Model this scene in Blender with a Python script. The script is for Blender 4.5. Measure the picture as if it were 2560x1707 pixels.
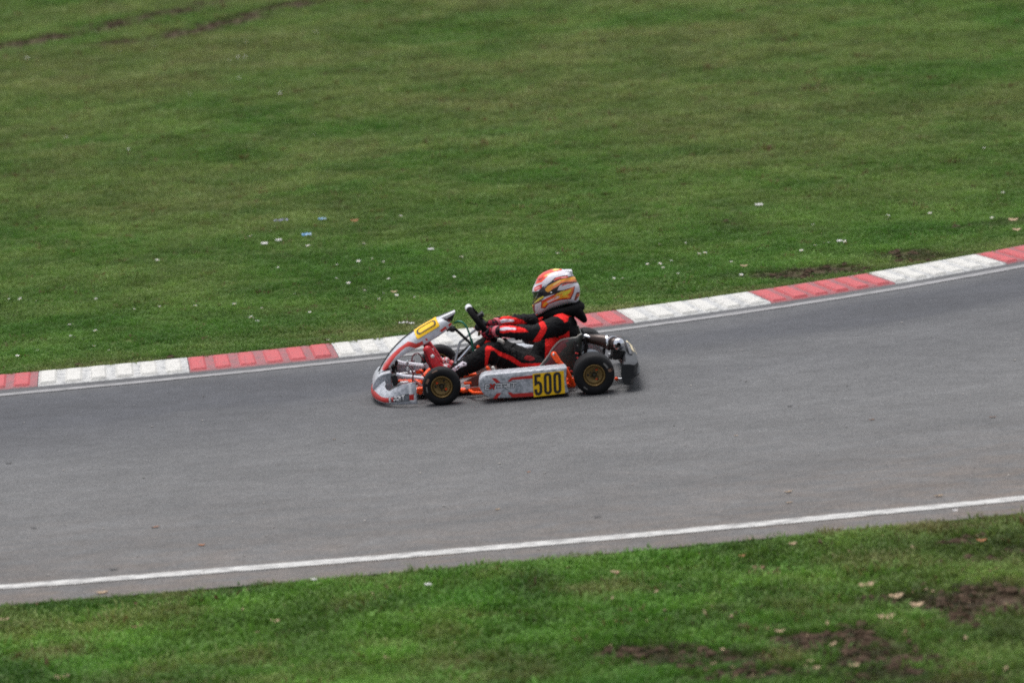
import bpy, bmesh, math, random
import numpy as np
from mathutils import Vector, Matrix
from mathutils.bvhtree import BVHTree
random.seed(7); RNG = np.random.default_rng(7)
for o in list(bpy.data.objects): bpy.data.objects.remove(o)
SC = bpy.context.scene; COL = SC.collection
# ------------------------------------------------------------------ camera
ELEV = math.radians(8.9); DIST = 30.0; ROLL = math.radians(4.6)
CAM_YAW, CAM_PITCH = -0.00008809, -0.14493795
FPX = 10863.0                                  # focal length in pixels of a 2560 px wide frame
CAM = np.array([0.0, -DIST*math.cos(ELEV), DIST*math.sin(ELEV)])
_f = np.array([math.sin(CAM_YAW)*math.cos(CAM_PITCH), math.cos(CAM_YAW)*math.cos(CAM_PITCH), math.sin(CAM_PITCH)])
_r = np.cross(_f, [0, 0, 1]); _r /= np.linalg.norm(_r); _u = np.cross(_r, _f)
_c, _s = math.cos(ROLL), math.sin(ROLL)
RIGHT, UP = _c*_r-_s*_u, _c*_u+_s*_r
cd = bpy.data.cameras.new('camera'); cam = bpy.data.objects.new('camera', cd); COL.objects.link(cam)
cam.matrix_world = Matrix(((RIGHT[0], UP[0], -_f[0], CAM[0]), (RIGHT[1], UP[1], -_f[1], CAM[1]), (RIGHT[2], UP[2], -_f[2], CAM[2]), (0, 0, 0, 1)))
cd.sensor_width = 36.0; cd.lens = FPX/2560*36.0; cd.clip_start = 0.5; cd.clip_end = 6000
cd.dof.use_dof = True; cd.dof.focus_distance = 29.6; cd.dof.aperture_fstop = 2.1
SC.camera = cam
# ------------------------------------------------------------------ light
w = bpy.data.worlds.new('World'); SC.world = w; w.use_nodes = True
nt = w.node_tree; nt.nodes.clear()
sky = nt.nodes.new('ShaderNodeTexSky'); sky.sky_type = 'NISHITA'; sky.sun_disc = False
SUN_EL, SUN_AZ = math.radians(77), math.radians(330)      # azimuth: from +Y clockwise
sky.sun_elevation = SUN_EL; sky.sun_rotation = SUN_AZ; sky.dust_density = 4.0; sky.ozone_density = 1.0
hs = nt.nodes.new('ShaderNodeHueSaturation'); hs.inputs['Saturation'].default_value = 0.35
bg = nt.nodes.new('ShaderNodeBackground'); bg.inputs['Strength'].default_value = 0.12
wo = nt.nodes.new('ShaderNodeOutputWorld')
nt.links.new(sky.outputs[0], hs.inputs['Color']); nt.links.new(hs.outputs[0], bg.inputs[0]); nt.links.new(bg.outputs[0], wo.inputs[0])
sl = bpy.data.lights.new('sun', 'SUN'); sl.energy = 1.5; sl.angle = math.radians(32); sl.color = (1.0, 0.985, 0.96)
so = bpy.data.objects.new('sun', sl); COL.objects.link(so)
sd = Vector((math.sin(SUN_AZ)*math.cos(SUN_EL), math.cos(SUN_AZ)*math.cos(SUN_EL), math.sin(SUN_EL)))
so.rotation_euler = sd.to_track_quat('Z', 'Y').to_euler(); so.location = (0, 0, 30)
SC.view_settings.view_transform = 'Standard'; SC.view_settings.look = 'None'
SC.view_settings.gamma = 1.0; SC.view_settings.use_curve_mapping = False
SC.view_settings.exposure = 0.62
SC.cycles.filter_width = 1.8; SC.cycles.use_denoising = False
SC.cycles.max_bounces = 6; SC.cycles.transparent_max_bounces = 8
# ------------------------------------------------------------------ measuring helpers
YAW = math.radians(1.07)
RK = np.array([[math.cos(YAW), math.sin(YAW), 0], [-math.sin(YAW), math.cos(YAW), 0], [0, 0, 1]])   # world -> kart
def ray(px, py): return _f+(px-1280)/FPX*RIGHT-(py-853.5)/FPX*UP
def K(p, y):
    """point in the kart's own frame, on its lengthwise plane y, for a spot measured in the photograph"""
    c = RK @ CAM; d = RK @ ray(*p); q = c+d*((y-c[1])/d[1]); return (float(q[0]), float(y), float(q[2]))
def G(px, py, z=0.0):
    d = ray(px, py); q = CAM+d*((z-CAM[2])/d[2]); return (float(q[0]), float(q[1]))
def PX(P):
    d = (np.asarray(P) @ RK)-CAM          # kart -> world -> px
    z = d @ _f; return np.stack([1280+FPX*(d @ RIGHT)/z, 853.5-FPX*(d @ UP)/z], -1)
cA = lambda X, Y: (900+X/5.2275, 740+Y/5.2275)
cB = lambda X, Y: (1260+X/5.2275, 640+Y/5.2275)
cC = lambda X, Y: (1140+X/4.704, 800+Y/4.704)
cD = lambda X, Y: (1490+X/10.45, 820+Y/10.45)
cE = lambda X, Y: (1160+X/8.254, 760+Y/8.254)
cH = lambda X, Y: (1290+X/9.223, 650+Y/9.223)
cN = lambda X, Y: (910+X/9.224, 860+Y/9.224)
def inpoly(P, poly):
    x, y = P[:, 0], P[:, 1]; r = np.zeros(len(P), bool); n = len(poly)
    for i in range(n):
        x1, y1 = poly[i]; x2, y2 = poly[(i+1) % n]
        if y1 == y2: continue
        c = ((y1 > y) != (y2 > y)) & (x < (x2-x1)*(y-y1)/(y2-y1)+x1); r ^= c
    return r
# numpy value noise
def _hash(i, j, s):
    n = (i.astype(np.int64)*374761393+j.astype(np.int64)*668265263+s*1442695041) & 0x7fffffff
    n = ((n ^ (n >> 13))*1274126177) & 0x7fffffff
    return ((n ^ (n >> 16)) & 0xffff)/65535.0
def vnoise(x, y, s=0):
    xi, yi = np.floor(x), np.floor(y); fx, fy = x-xi, y-yi
    fx, fy = fx*fx*(3-2*fx), fy*fy*(3-2*fy)
    a, b, c, d = _hash(xi, yi, s), _hash(xi+1, yi, s), _hash(xi, yi+1, s), _hash(xi+1, yi+1, s)
    return (a*(1-fx)+b*fx)*(1-fy)+(c*(1-fx)+d*fx)*fy
def fbm(x, y, s=0, o=4):
    v, a, t = 0, 1.0, 0
    for k in range(o): v = v+a*vnoise(x*2**k+17*k, y*2**k-9*k, s+k); t += a; a *= .55
    return v/t
# ------------------------------------------------------------------ materials
def L(c): return tuple(c)+(1.0,)
def mat(name, col, rough=.6, metal=0.0, var=.12, scale=30, bump=0.0, bscale=200, coat=0.0, attr=None, speck=False, spec=.5, col2=None, stretch=None, contrast=(.3, .7)):
    m = bpy.data.materials.new(name); m.use_nodes = True; t = m.node_tree; b = t.nodes['Principled BSDF']
    N = t.nodes.new; lk = t.links.new
    b.inputs['Roughness'].default_value = rough; b.inputs['Metallic'].default_value = metal
    b.inputs['Specular IOR Level'].default_value = spec; b.inputs['Coat Weight'].default_value = coat
    b.inputs['Coat Roughness'].default_value = .12
    tc = N('ShaderNodeTexCoord'); co = tc.outputs['Object']
    if stretch:
        mp = N('ShaderNodeMapping'); mp.inputs['Scale'].default_value = stretch; lk(co, mp.inputs[0]); co = mp.outputs[0]
    no = N('ShaderNodeTexNoise'); no.inputs['Scale'].default_value = scale; no.inputs['Detail'].default_value = 5; lk(co, no.inputs['Vector'])
    mr = N('ShaderNodeMapRange'); mr.inputs[1].default_value, mr.inputs[2].default_value = contrast; lk(no.outputs[0], mr.inputs[0])
    if col2 is None:
        mr.inputs[3].default_value = 1-var; mr.inputs[4].default_value = 1+var
    mix = N('ShaderNodeMix'); mix.data_type = 'RGBA'
    if attr:
        at = N('ShaderNodeAttribute'); at.attribute_name = attr; src = at.outputs['Color']
    else:
        rg = N('ShaderNodeRGB'); rg.outputs[0].default_value = L(col); src = rg.outputs[0]
    if speck:   # grey marbled print on the bodywork, only where the attribute's alpha is 1
        v = N('ShaderNodeTexNoise'); v.inputs['Scale'].default_value = 42; v.inputs['Detail'].default_value = 6; v.inputs['Roughness'].default_value = .75; lk(co, v.inputs['Vector'])
        r2 = N('ShaderNodeMapRange'); r2.inputs[1].default_value = .42; r2.inputs[2].default_value = .62; r2.inputs[3].default_value = .10; r2.inputs[4].default_value = .85; lk(v.outputs[0], r2.inputs[0])
        mu = N('ShaderNodeMath'); mu.operation = 'MULTIPLY'; lk(r2.outputs[0], mu.inputs[0])
        if attr: lk(at.outputs['Alpha'], mu.inputs[1])
        else: mu.inputs[1].default_value = 1
        m2 = N('ShaderNodeMix'); m2.data_type = 'RGBA'; lk(mu.outputs[0], m2.inputs[0]); lk(src, m2.inputs[6]); m2.inputs[7].default_value = (.14, .16, .18, 1); src = m2.outputs[2]
    if col2 is None:
        mix.blend_type = 'MULTIPLY'; mix.inputs[0].default_value = 1.0
        cb = N('ShaderNodeCombineColor'); [lk(mr.outputs[0], cb.inputs[k]) for k in range(3)]
        lk(src, mix.inputs[6]); lk(cb.outputs[0], mix.inputs[7])
    else:
        lk(mr.outputs[0], mix.inputs[0]); lk(src, mix.inputs[6]); mix.inputs[7].default_value = L(col2)
    lk(mix.outputs[2], b.inputs['Base Color'])
    if bump:
        n2 = N('ShaderNodeTexNoise'); n2.inputs['Scale'].default_value = bscale; n2.inputs['Detail'].default_value = 3; lk(tc.outputs['Object'], n2.inputs['Vector'])
        bp = N('ShaderNodeBump'); bp.inputs['Strength'].default_value = bump; bp.inputs['Distance'].default_value = .01; lk(n2.outputs[0], bp.inputs['Height']); lk(bp.outputs[0], b.inputs['Normal'])
    return m
M = {}
M['rubber'] = mat('tyre_rubber', (.0085, .0085, .0095), .7, var=.25, scale=14, bump=.15, bscale=120, spec=.2)
M['gold'] = mat('gold_rim', (.20, .13, .045), .38, .6, var=.18, scale=30)
M['darkhub'] = mat('dark_hub', (.05, .045, .03), .5, .5, var=.3)
M['orange'] = mat('orange_red_frame_paint', (.92, .085, .008), .42, var=.1, coat=.15, spec=.3)
M['red'] = mat('red_print', (.45, .014, .010), .4, var=.08)
M['white'] = mat('white_plastic', (.62, .62, .64), .35, var=.06, coat=.2)
M['whitetube'] = mat('white_tube', (.75, .74, .80), .3, var=.05, coat=.5)
M['body'] = mat('speckled_white_bodywork', (.52, .53, .57), .42, var=.06, coat=.05, speck=True)
M['bodyA'] = mat('speckled_bodywork_with_print', (1, 1, 1), .32, var=.05, coat=.35, speck=True, attr='paint')
M['helmetA'] = mat('helmet_paint', (1, 1, 1), .35, var=.03, coat=.25, attr='paint', spec=.35)
M['suitA'] = mat('racing_suit_fabric', (1, 1, 1), .8, var=.25, scale=25, bump=.5, bscale=60, attr='paint', spec=.2)
M['gloveA'] = mat('glove_fabric', (.010, .007, .012), .75, col2=(.26, .012, .025), scale=45, contrast=(.50, .56), spec=.2)
M['glovestrap'] = mat('glove_strap', (.50, .10, .13), .7, var=.3, scale=120)
M['black'] = mat('black_plastic', (.006, .006, .007), .5, var=.3, scale=20, bump=.1)
M['greyplastic'] = mat('dark_grey_plastic', (.012, .013, .016), .45, spec=.35, var=.3, scale=9, bump=.1, bscale=40)
M['foam'] = mat('black_fabric', (.0035, .0035, .004), .9, var=.4, scale=30, bump=.4, bscale=60, spec=.15)
M['yellow'] = mat('yellow_plate', (.84, .50, .012), .5, var=.07, spec=.25)
M['ink'] = mat('black_ink', (.010, .010, .010), .5, var=.1)
M['steel'] = mat('brushed_steel', (.45, .46, .48), .3, .9, var=.12, scale=40)
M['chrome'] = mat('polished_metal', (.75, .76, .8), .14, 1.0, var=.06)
M['burnt'] = mat('heat_browned_steel', (.045, .030, .026), .36, .45, var=.3, scale=14)
M['seat'] = mat('grey_fibreglass', (.050, .054, .048), .4, var=.25, scale=25, coat=.2)
M['seatreflect'] = mat('seat_red_reflection', (.20, .040, .045), .4, var=.25, scale=20, coat=.2)  # red reflection on the grey shell, put into its colour
M['rim'] = mat('seat_rim', (.42, .40, .36), .4, var=.1)
M['green'] = mat('green_hose', (.01, .17, .105), .35, var=.1)
M['maroon'] = mat('maroon_brown_panel', (.10, .03, .022), .5, var=.25, scale=14)
M['tray'] = mat('aluminium_floor', (.35, .35, .35), .4, .6, var=.2)
M['bootred'] = mat('red_boot_leather', (.48, .012, .02), .45, var=.15)
M['bootlace'] = mat('boot_lace_pattern', (.55, .04, .06), .6, col2=(.75, .7, .7), scale=70, contrast=(.47, .53))
M['bootsole'] = mat('dark_red_sole', (.12, .008, .015), .6, var=.2)
M['tank'] = mat('milky_tank_plastic', (.62, .60, .55), .35, var=.08)
M['paleyellow'] = mat('pale_yellow_plate', (.62, .52, .34), .5, var=.1)
M['engine'] = mat('dark_engine_metal', (.014, .014, .014), .45, .6, var=.5, scale=30)
M['chalk'] = mat('tyre_marking', (.13, .125, .12), .6, var=.25, scale=40)
M['scuff'] = mat('tyre_brown_marking', (.13, .07, .045), .6, var=.25, scale=40)
M['greyprint'] = mat('grey_print', (.12, .13, .145), .45, var=.5, scale=40)
M['bumperlit'] = mat('lit_bumper_plastic', (.045, .047, .055), .42, var=.3, scale=9, spec=.4)  # lighter than the lower bumper: the lit upper face is put into the colour
M['skin'] = mat('balaclava', (.02, .02, .022), .9, var=.1)
def glass(name, col, trans, rough=.1):
    m = bpy.data.materials.new(name); m.use_nodes = True; t = m.node_tree; t.nodes.clear(); N = t.nodes.new; lk = t.links.new
    o = N('ShaderNodeOutputMaterial'); mx = N('ShaderNodeMixShader'); tr = N('ShaderNodeBsdfTransparent'); gl = N('ShaderNodeBsdfPrincipled')
    no = N('ShaderNodeTexNoise'); no.inputs['Scale'].default_value = 9
    mr = N('ShaderNodeMapRange'); mr.inputs[3].default_value = trans-.05; mr.inputs[4].default_value = trans+.05; lk(no.outputs[0], mr.inputs[0]); lk(mr.outputs[0], mx.inputs[0])
    gl.inputs['Base Color'].default_value = L(col); gl.inputs['Roughness'].default_value = rough; tr.inputs[0].default_value = (.75, .8, .75, 1)
    lk(gl.outputs[0], mx.inputs[1]); lk(tr.outputs[0], mx.inputs[2]); lk(mx.outputs[0], o.inputs[0]); return m
M['visor'] = glass('smoked_visor', (.03, .03, .035), .5)
# ------------------------------------------------------------------ mesh helpers
class MB:
    def __init__(s): s.v = []; s.f = []; s.m = []
    def add(s, vs, fs, m=0):
        b = len(s.v); s.v += [tuple(map(float, p)) for p in vs]; s.f += [tuple(b+i for i in f) for f in fs]; s.m += [m]*len(fs); return s
    def box(s, c, d, rot=None, m=0):
        vs = [Vector((x*d[0]/2, y*d[1]/2, z*d[2]/2)) for x in (-1, 1) for y in (-1, 1) for z in (-1, 1)]
        if rot: 
            R = Matrix.Rotation(rot[0], 3, 'X') @ Matrix.Rotation(rot[1], 3, 'Y') @ Matrix.Rotation(rot[2], 3, 'Z'); vs = [R @ v for v in vs]
        return s.add([v+Vector(c) for v in vs], [(0, 1, 3, 2), (4, 6, 7, 5), (0, 4, 5, 1), (2, 3, 7, 6), (0, 2, 6, 4), (1, 5, 7, 3)], m)
    def rings(s, rs, closed=True, cap=True, m=0):
        n = len(rs[0]); vs = [p for r in rs for p in r]; fs = []
        for i in range(len(rs)-1):
            for j in range(n if closed else n-1):
                k = (j+1) % n; fs.append((i*n+j, i*n+k, (i+1)*n+k, (i+1)*n+j))
        if cap and closed: fs += [tuple(reversed(range(n))), tuple((len(rs)-1)*n+j for j in range(n))]
        return s.add(vs, fs, m)
    def tube(s, pts, r, seg=10, m=0, cap=True, flat=(1, 1)):
        P = [Vector(p) for p in pts]; R = r if isinstance(r, (list, tuple)) else [r]*len(P); rs = []; up = None
        for i, p in enumerate(P):
            t = (P[min(i+1, len(P)-1)]-P[max(i-1, 0)]).normalized()
            if up is None: up = Vector((0, 0, 1)) if abs(t.z) < .9 else Vector((0, 1, 0))
            a = (up-t*up.dot(t)).normalized(); b = t.cross(a); up = a
            rs.append([p+a*math.cos(q)*R[i]*flat[0]+b*math.sin(q)*R[i]*flat[1] for q in [2*math.pi*k/seg for k in range(seg)]])
        return s.rings(rs, True, cap, m)
    def lathe(s, c, prof, seg=48, m=0, closed=False, axis='Y'):
        """prof: (radius, offset along axis)"""
        rs = []
        for r, a in prof:
            q = []
            for k in range(seg):
                t = 2*math.pi*k/seg; x, z = r*math.cos(t), r*math.sin(t)
                q.append((c[0]+x, c[1]+a, c[2]+z) if axis == 'Y' else (c[0]+a, c[1]+x, c[2]+z) if axis == 'X' else (c[0]+x, c[1]+z, c[2]+a))
            rs.append(q)
        if closed: rs.append(rs[0])
        return s.rings(rs, True, False, m)
    def ell(s, c, r, seg=20, rot=None, m=0):
        R = Matrix.Identity(3)
        if rot: R = Matrix.Rotation(rot[1], 3, 'Y') @ Matrix.Rotation(rot[0], 3, 'X') @ Matrix.Rotation(rot[2], 3, 'Z')
        rs = []; h = seg//2
        for i in range(h+1):
            a = max(1e-3, min(math.pi-1e-3, math.pi*i/h))
            rs.append([Vector(c)+R @ Vector((r[0]*math.sin(a)*math.cos(2*math.pi*k/seg), r[1]*math.sin(a)*math.sin(2*math.pi*k/seg), r[2]*math.cos(a))) for k in range(seg)])
        return s.rings(rs, True, True, m)
    def cap(s, p0, r0, p1, r1, seg=16, n=5, m=0, fl=(1, 1)):
        a, b = Vector(p0), Vector(p1); t = (b-a).normalized(); pts = []; R = []
        for i in range(n):
            q = math.pi/2*i/n; pts.append(a-t*r0*math.cos(q)); R.append(max(r0*math.sin(q), 1e-3))
        pts.append(a); R.append(r0); pts.append(b); R.append(r1)
        for i in range(1, n+1):
            q = math.pi/2*i/n; pts.append(b+t*r1*math.sin(q)); R.append(max(r1*math.cos(q), 1e-3))
        return s.tube(pts, R, seg, m, True, fl)
    def prism(s, poly, y0, y1, m=0):
        """poly: (x, z) outline extruded along y"""
        n = len(poly); vs = [(x, y0, z) for x, z in poly]+[(x, y1, z) for x, z in poly]
        return s.add(vs, [tuple(range(n)), tuple(reversed(range(n, 2*n)))]+[(i, i+n, (i+1) % n+n, (i+1) % n) for i in range(n)], m)
    def build(s, name, mats, parent=None, smooth=True, bevel=0, fixn=True, angle=40):
        me = bpy.data.meshes.new(name); me.from_pydata(s.v, [], s.f)
        mats = mats if isinstance(mats, (list, tuple)) else [mats]
        for m_ in mats: me.materials.append(m_)
        me.polygons.foreach_set('material_index', s.m)
        if fixn:
            bm = bmesh.new(); bm.from_mesh(me); bmesh.ops.recalc_face_normals(bm, faces=bm.faces)
            if smooth:
                ca = math.radians(angle)
                for e in bm.edges:
                    e.smooth = not (len(e.link_faces) == 2 and e.calc_face_angle(0) > ca)
            bm.to_mesh(me); bm.free()
        if smooth: me.polygons.foreach_set('use_smooth', [True]*len(me.polygons))
        o = bpy.data.objects.new(name, me); COL.objects.link(o)
        if parent: o.parent = parent
        if bevel:
            bv = o.modifiers.new('Bevel', 'BEVEL'); bv.width = bevel; bv.segments = 2; bv.limit_method = 'ANGLE'; bv.angle_limit = math.radians(35)
        return o
def tag(o, label=None, cat=None, group=None, kind=None):
    if label: o['label'] = label
    if cat: o['category'] = cat
    if group: o['group'] = group
    if kind: o['kind'] = kind
    return o
def empty(name, loc=(0, 0, 0), rz=0, parent=None):
    o = bpy.data.objects.new(name, None); COL.objects.link(o); o.location = loc; o.rotation_euler.z = rz; o.empty_display_size = .2
    if parent: o.parent = parent
    return o
def strokes(lines, w, to3, mb=None, m=0):
    """thick flat strokes of print: each line is a list of (u, v); to3 maps (u, v) to a point"""
    mb = mb or MB()
    for ln in lines:
        closed = len(ln) > 2 and ln[0] == ln[-1]; P = [Vector(p) for p in (ln[:-1] if closed else ln)]; n = len(P); Lf = []; Rt = []
        for i, p in enumerate(P):
            a = P[(i-1) % n] if closed or i else None; b = P[(i+1) % n] if closed or i < n-1 else None
            d1 = (p-a).normalized() if a is not None else None; d2 = (b-p).normalized() if b is not None else None
            d1 = d1 or d2; d2 = d2 or d1; t = (d1+d2).normalized(); nn = Vector((-t.y, t.x)); k = w/2/max(.45, nn.dot(Vector((-d1.y, d1.x))))
            Lf.append(to3(*(p+nn*k))); Rt.append(to3(*(p-nn*k)))
        vs = Lf+Rt; e = n if closed else n-1
        mb.add(vs, [(i, (i+1) % n, n+(i+1) % n, n+i) for i in range(e)], m)
    return mb
def voxel(mb, name, vox, mats, parent, smooth_it=4, disp=0.0):
    """union of overlapping closed shapes as ONE continuous skin"""
    o = mb.build('tmp', mats, None, fixn=True)
    r = o.modifiers.new('R', 'REMESH'); r.mode = 'VOXEL'; r.voxel_size = vox
    s_ = o.modifiers.new('S', 'SMOOTH'); s_.iterations = smooth_it; s_.factor = .5
    dg = bpy.context.evaluated_depsgraph_get(); me = bpy.data.meshes.new_from_object(o.evaluated_get(dg)); me.name = name
    bpy.data.objects.remove(o)
    me.polygons.foreach_set('use_smooth', [True]*len(me.polygons))
    if not me.materials:
        for m_ in (mats if isinstance(mats, (list, tuple)) else [mats]): me.materials.append(m_)
    o = bpy.data.objects.new(name, me); COL.objects.link(o); o.parent = parent
    return o
def verts_of(me):
    a = np.empty(len(me.vertices)*3, np.float32); me.vertices.foreach_get('co', a); return a.reshape(-1, 3).astype(float)
def normals_of(me):
    a = np.empty(len(me.vertices)*3, np.float32); me.vertices.foreach_get('normal', a); return a.reshape(-1, 3).astype(float)
def paint(o, base, jobs, region=None, both=True):
    """the printed design of a thing as a colour attribute; jobs: (crop, polygon, colour, speck, region). The far half mirrors the near half."""
    me = o.data; V = verts_of(me); Vm = V.copy()
    if both: Vm[:, 1] = -np.abs(Vm[:, 1])
    P = PX(Vm); C = np.tile(np.array(base, float), (len(V), 1))
    for job in jobs:
        crop, poly, col = job[:3]; sp = job[3] if len(job) > 3 else 0.0; rg = job[4] if len(job) > 4 else None
        k = inpoly(P, [crop(*q) for q in poly])
        if rg is not None: k &= np.isin(region, rg)
        C[k] = tuple(col)+(sp,)
    at = me.color_attributes.new('paint', 'FLOAT_COLOR', 'POINT'); at.data.foreach_set('color', C.astype(np.float32).ravel())
# ------------------------------------------------------------------ the place: track edges as curves y(x)
def spline(xs, ys):
    xs, ys = np.array(xs, float), np.array(ys, float); d = np.gradient(ys, xs)
    def f(x):
        x = np.asarray(x, float); i = np.clip(np.searchsorted(xs, x)-1, 0, len(xs)-2); h = xs[i+1]-xs[i]; t = np.clip((x-xs[i])/h, 0, 1)
        y = (2*t**3-3*t**2+1)*ys[i]+(t**3-2*t**2+t)*h*d[i]+(-2*t**3+3*t**2)*ys[i+1]+(t**3-t**2)*h*d[i+1]
        y = np.where(x < xs[0], ys[0]+d[0]*(x-xs[0]), y); return np.where(x > xs[-1], ys[-1]+d[-1]*(x-xs[-1]), y)
    return f
KERBPTS = ([-13.358, -12.158, -10.958, -9.758, -8.558, -7.358, -6.158, -4.958, -3.758, -2.78, -1.803, -0.825, 0.152, 1.13, 2.107, 3.085, 4.062, 5.062, 6.062, 7.062, 8.062, 9.062, 10.062, 11.062, 12.062], [1.301, 1.36, 1.42, 1.48, 1.539, 1.598, 1.657, 1.715, 1.773, 1.837, 1.945, 2.111, 2.346, 2.665, 3.08, 3.605, 4.253, 4.988, 5.728, 6.471, 7.216, 7.963, 8.71, 9.459, 10.207])
FLINEPTS = ([-13.331, -12.131, -10.931, -9.731, -8.531, -7.331, -6.131, -4.931, -3.731, -2.761, -1.791, -0.821, 0.149, 1.119, 2.089, 3.059, 4.029, 5.029, 6.029, 7.029, 8.029, 9.029, 10.029, 11.029, 12.029], [0.945, 1.008, 1.072, 1.137, 1.203, 1.272, 1.344, 1.42, 1.502, 1.585, 1.702, 1.868, 2.098, 2.408, 2.812, 3.327, 3.966, 4.701, 5.441, 6.184, 6.929, 7.675, 8.423, 9.171, 9.92])
NLINEPTS = ([-12.566, -11.366, -10.166, -8.966, -7.766, -6.566, -5.366, -4.166, -2.966, -2.245, -1.524, -0.803, -0.082, 0.639, 1.36, 2.081, 2.801, 3.801, 4.801, 5.801, 6.801, 7.801, 8.801, 9.801, 10.801], [-5.628, -5.633, -5.639, -5.648, -5.66, -5.676, -5.697, -5.726, -5.763, -5.787, -5.796, -5.792, -5.775, -5.743, -5.698, -5.64, -5.567, -5.355, -5.072, -4.739, -4.37, -3.978, -3.568, -3.146, -2.715])
NEDGEPTS = ([-12.516, -11.316, -10.116, -8.916, -7.716, -6.516, -5.316, -4.116, -2.916, -2.207, -1.499, -0.791, -0.082, 0.626, 1.334, 2.042, 2.751, 3.751, 4.751, 5.751, 6.751, 7.751, 8.751, 9.751, 10.751], [-6.228, -6.229, -6.23, -6.231, -6.233, -6.236, -6.239, -6.243, -6.249, -6.248, -6.237, -6.215, -6.184, -6.142, -6.089, -6.027, -5.953, -5.741, -5.458, -5.124, -4.756, -4.363, -3.953, -3.531, -3.1])
KERB = spline(KERBPTS[0], KERBPTS[1]); FLINE = spline(FLINEPTS[0], FLINEPTS[1])
NLINE = spline(NLINEPTS[0], NLINEPTS[1]); NEDGE = spline(NEDGEPTS[0], NEDGEPTS[1])
KW, KH = .36, .062
_xs = np.linspace(-80, 80, 6401); _ys = KERB(_xs); _S = np.concatenate([[0], np.cumsum(np.hypot(np.diff(_xs), np.diff(_ys)))])
def kerb_at(s):
    x = float(np.interp(s, _S, _xs)); x2 = float(np.interp(s+.02, _S, _xs)); x1 = float(np.interp(s-.02, _S, _xs))
    p = Vector((x, float(KERB(x)))); t = (Vector((x2, float(KERB(x2))))-Vector((x1, float(KERB(x1))))).normalized()
    return p, t, Vector((-t.y, t.x))
_sl = np.gradient(_ys, _xs); _cosk = 1/np.sqrt(1+_sl**2)
def back_y(x): return KERB(x)+KW/np.interp(x, _xs, _cosk)
def height(x, y):
    d = np.asarray(y)-back_y(x); b = np.clip((d+.05)/.05, 0, 1)
    e = np.clip(d-2.0, 0, None)
    z = KH*.85*b+.030*e*e/(e+6.0)*(1/(1+e/900.0))
    und = (fbm(np.asarray(x)*.35, np.asarray(y)*.35, 3, 3)-.5)*.10*np.clip(d/1.5, 0, 1)
    n = np.asarray(y)-NEDGE(x); und = und+(fbm(np.asarray(x)*.8, np.asarray(y)*.8, 5, 3)-.4)*.07*np.clip(-n/.8, 0, 1)
    return z+und
def GH(px, py):
    z = 0.0
    for _ in range(12):
        x, y = G(px, py, z); z = .5*z+.5*float(height(x, y))
    x, y = G(px, py, z); return x, y, float(height(x, y))
# mud and bare soil, measured on the photograph and laid out on the ground
MUD_E = [((1985, 1572), .22, .16, 1.1), ((2070, 1600), .25, .22, 1.2), ((2170, 1632), .28, .22, 1.2), ((2265, 1665), .3, .2, 1.1), ((2330, 1700), .35, .2, .8), ((1600, 1632), .20, .10, .9), ((1690, 1648), .25, .13, .8), ((1790, 1662), .2, .12, .8), ((1900, 1690), .5, .10, .8),
         ((2350, 1488), .25, .16, .8), ((2440, 1505), .3, .2, 1.0), ((2540, 1540), .3, .28, 1.1), ((2240, 1500), .16, .10, .6), ((2500, 1355), .30, .14, .6), ((2540, 1400), .3, .2, .6), ((1860, 1535), .3, .10, .4), ((2120, 1560), .3, .2, .4),
         ((1710, 1440), .12, .05, .7), ((1900, 1430), .07, .04, .7), ((850, 1545), .12, .05, .6), ((235, 1640), .2, .08, .4), ((540, 1495), .2, .06, .4)]
MUD_F = [((2010, 683), .45, .32, .9), ((2290, 640), .36, .3, .7), ((1850, 560), .3, .4, .25), ((260, 905), .45, .09, .5), ((820, 855), .25, .12, .35), ((2480, 560), .3, .4, .4), ((1900, 690), .3, .2, .4)]
RUT = [[(0, 122), (120, 98), (230, 73), (402, 38), (480, 21), (555, 4)], [(260, 115), (413, 92), (574, 54), (708, 23), (804, 0)]]
_me = [(GH(*p), a, b, s_) for p, a, b, s_ in MUD_E+MUD_F]; _rut = [[GH(*p)[:2] for p in r] for r in RUT]
def mud(x, y):
    m = np.zeros_like(x); wx = x+(fbm(x*2, y*2, 11, 3)-.5)*.5; wy = y+(fbm(x*2+9, y*2, 12, 3)-.5)*.4
    for (c, a, b, s_) in _me:
        q = ((wx-c[0])/(a*1.25))**2+((wy-c[1])/(b*1.3))**2; m = np.maximum(m, s_*np.clip(1.35-q, 0, 1))
    for i, r in enumerate(_rut):
        for (x1, y1), (x2, y2) in zip(r[:-1], r[1:]):
            dx, dy = x2-x1, y2-y1; t = np.clip(((x-x1)*dx+(y-y1)*dy)/(dx*dx+dy*dy), 0, 1); d = np.hypot(x-x1-t*dx, y-y1-t*dy)
            m = np.maximum(m, (1.6 if i == 0 else 1.3)*np.clip(1.6-d/.30, 0, 1)*np.clip(fbm(x*.5, y*.5, 21, 2)*3.2-.6, 0, 1))
    f = fbm(x*3.1, y*3.1, 31, 3); return np.clip(m*np.clip((f-.36)*6, .08, 1), 0, 1)
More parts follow.
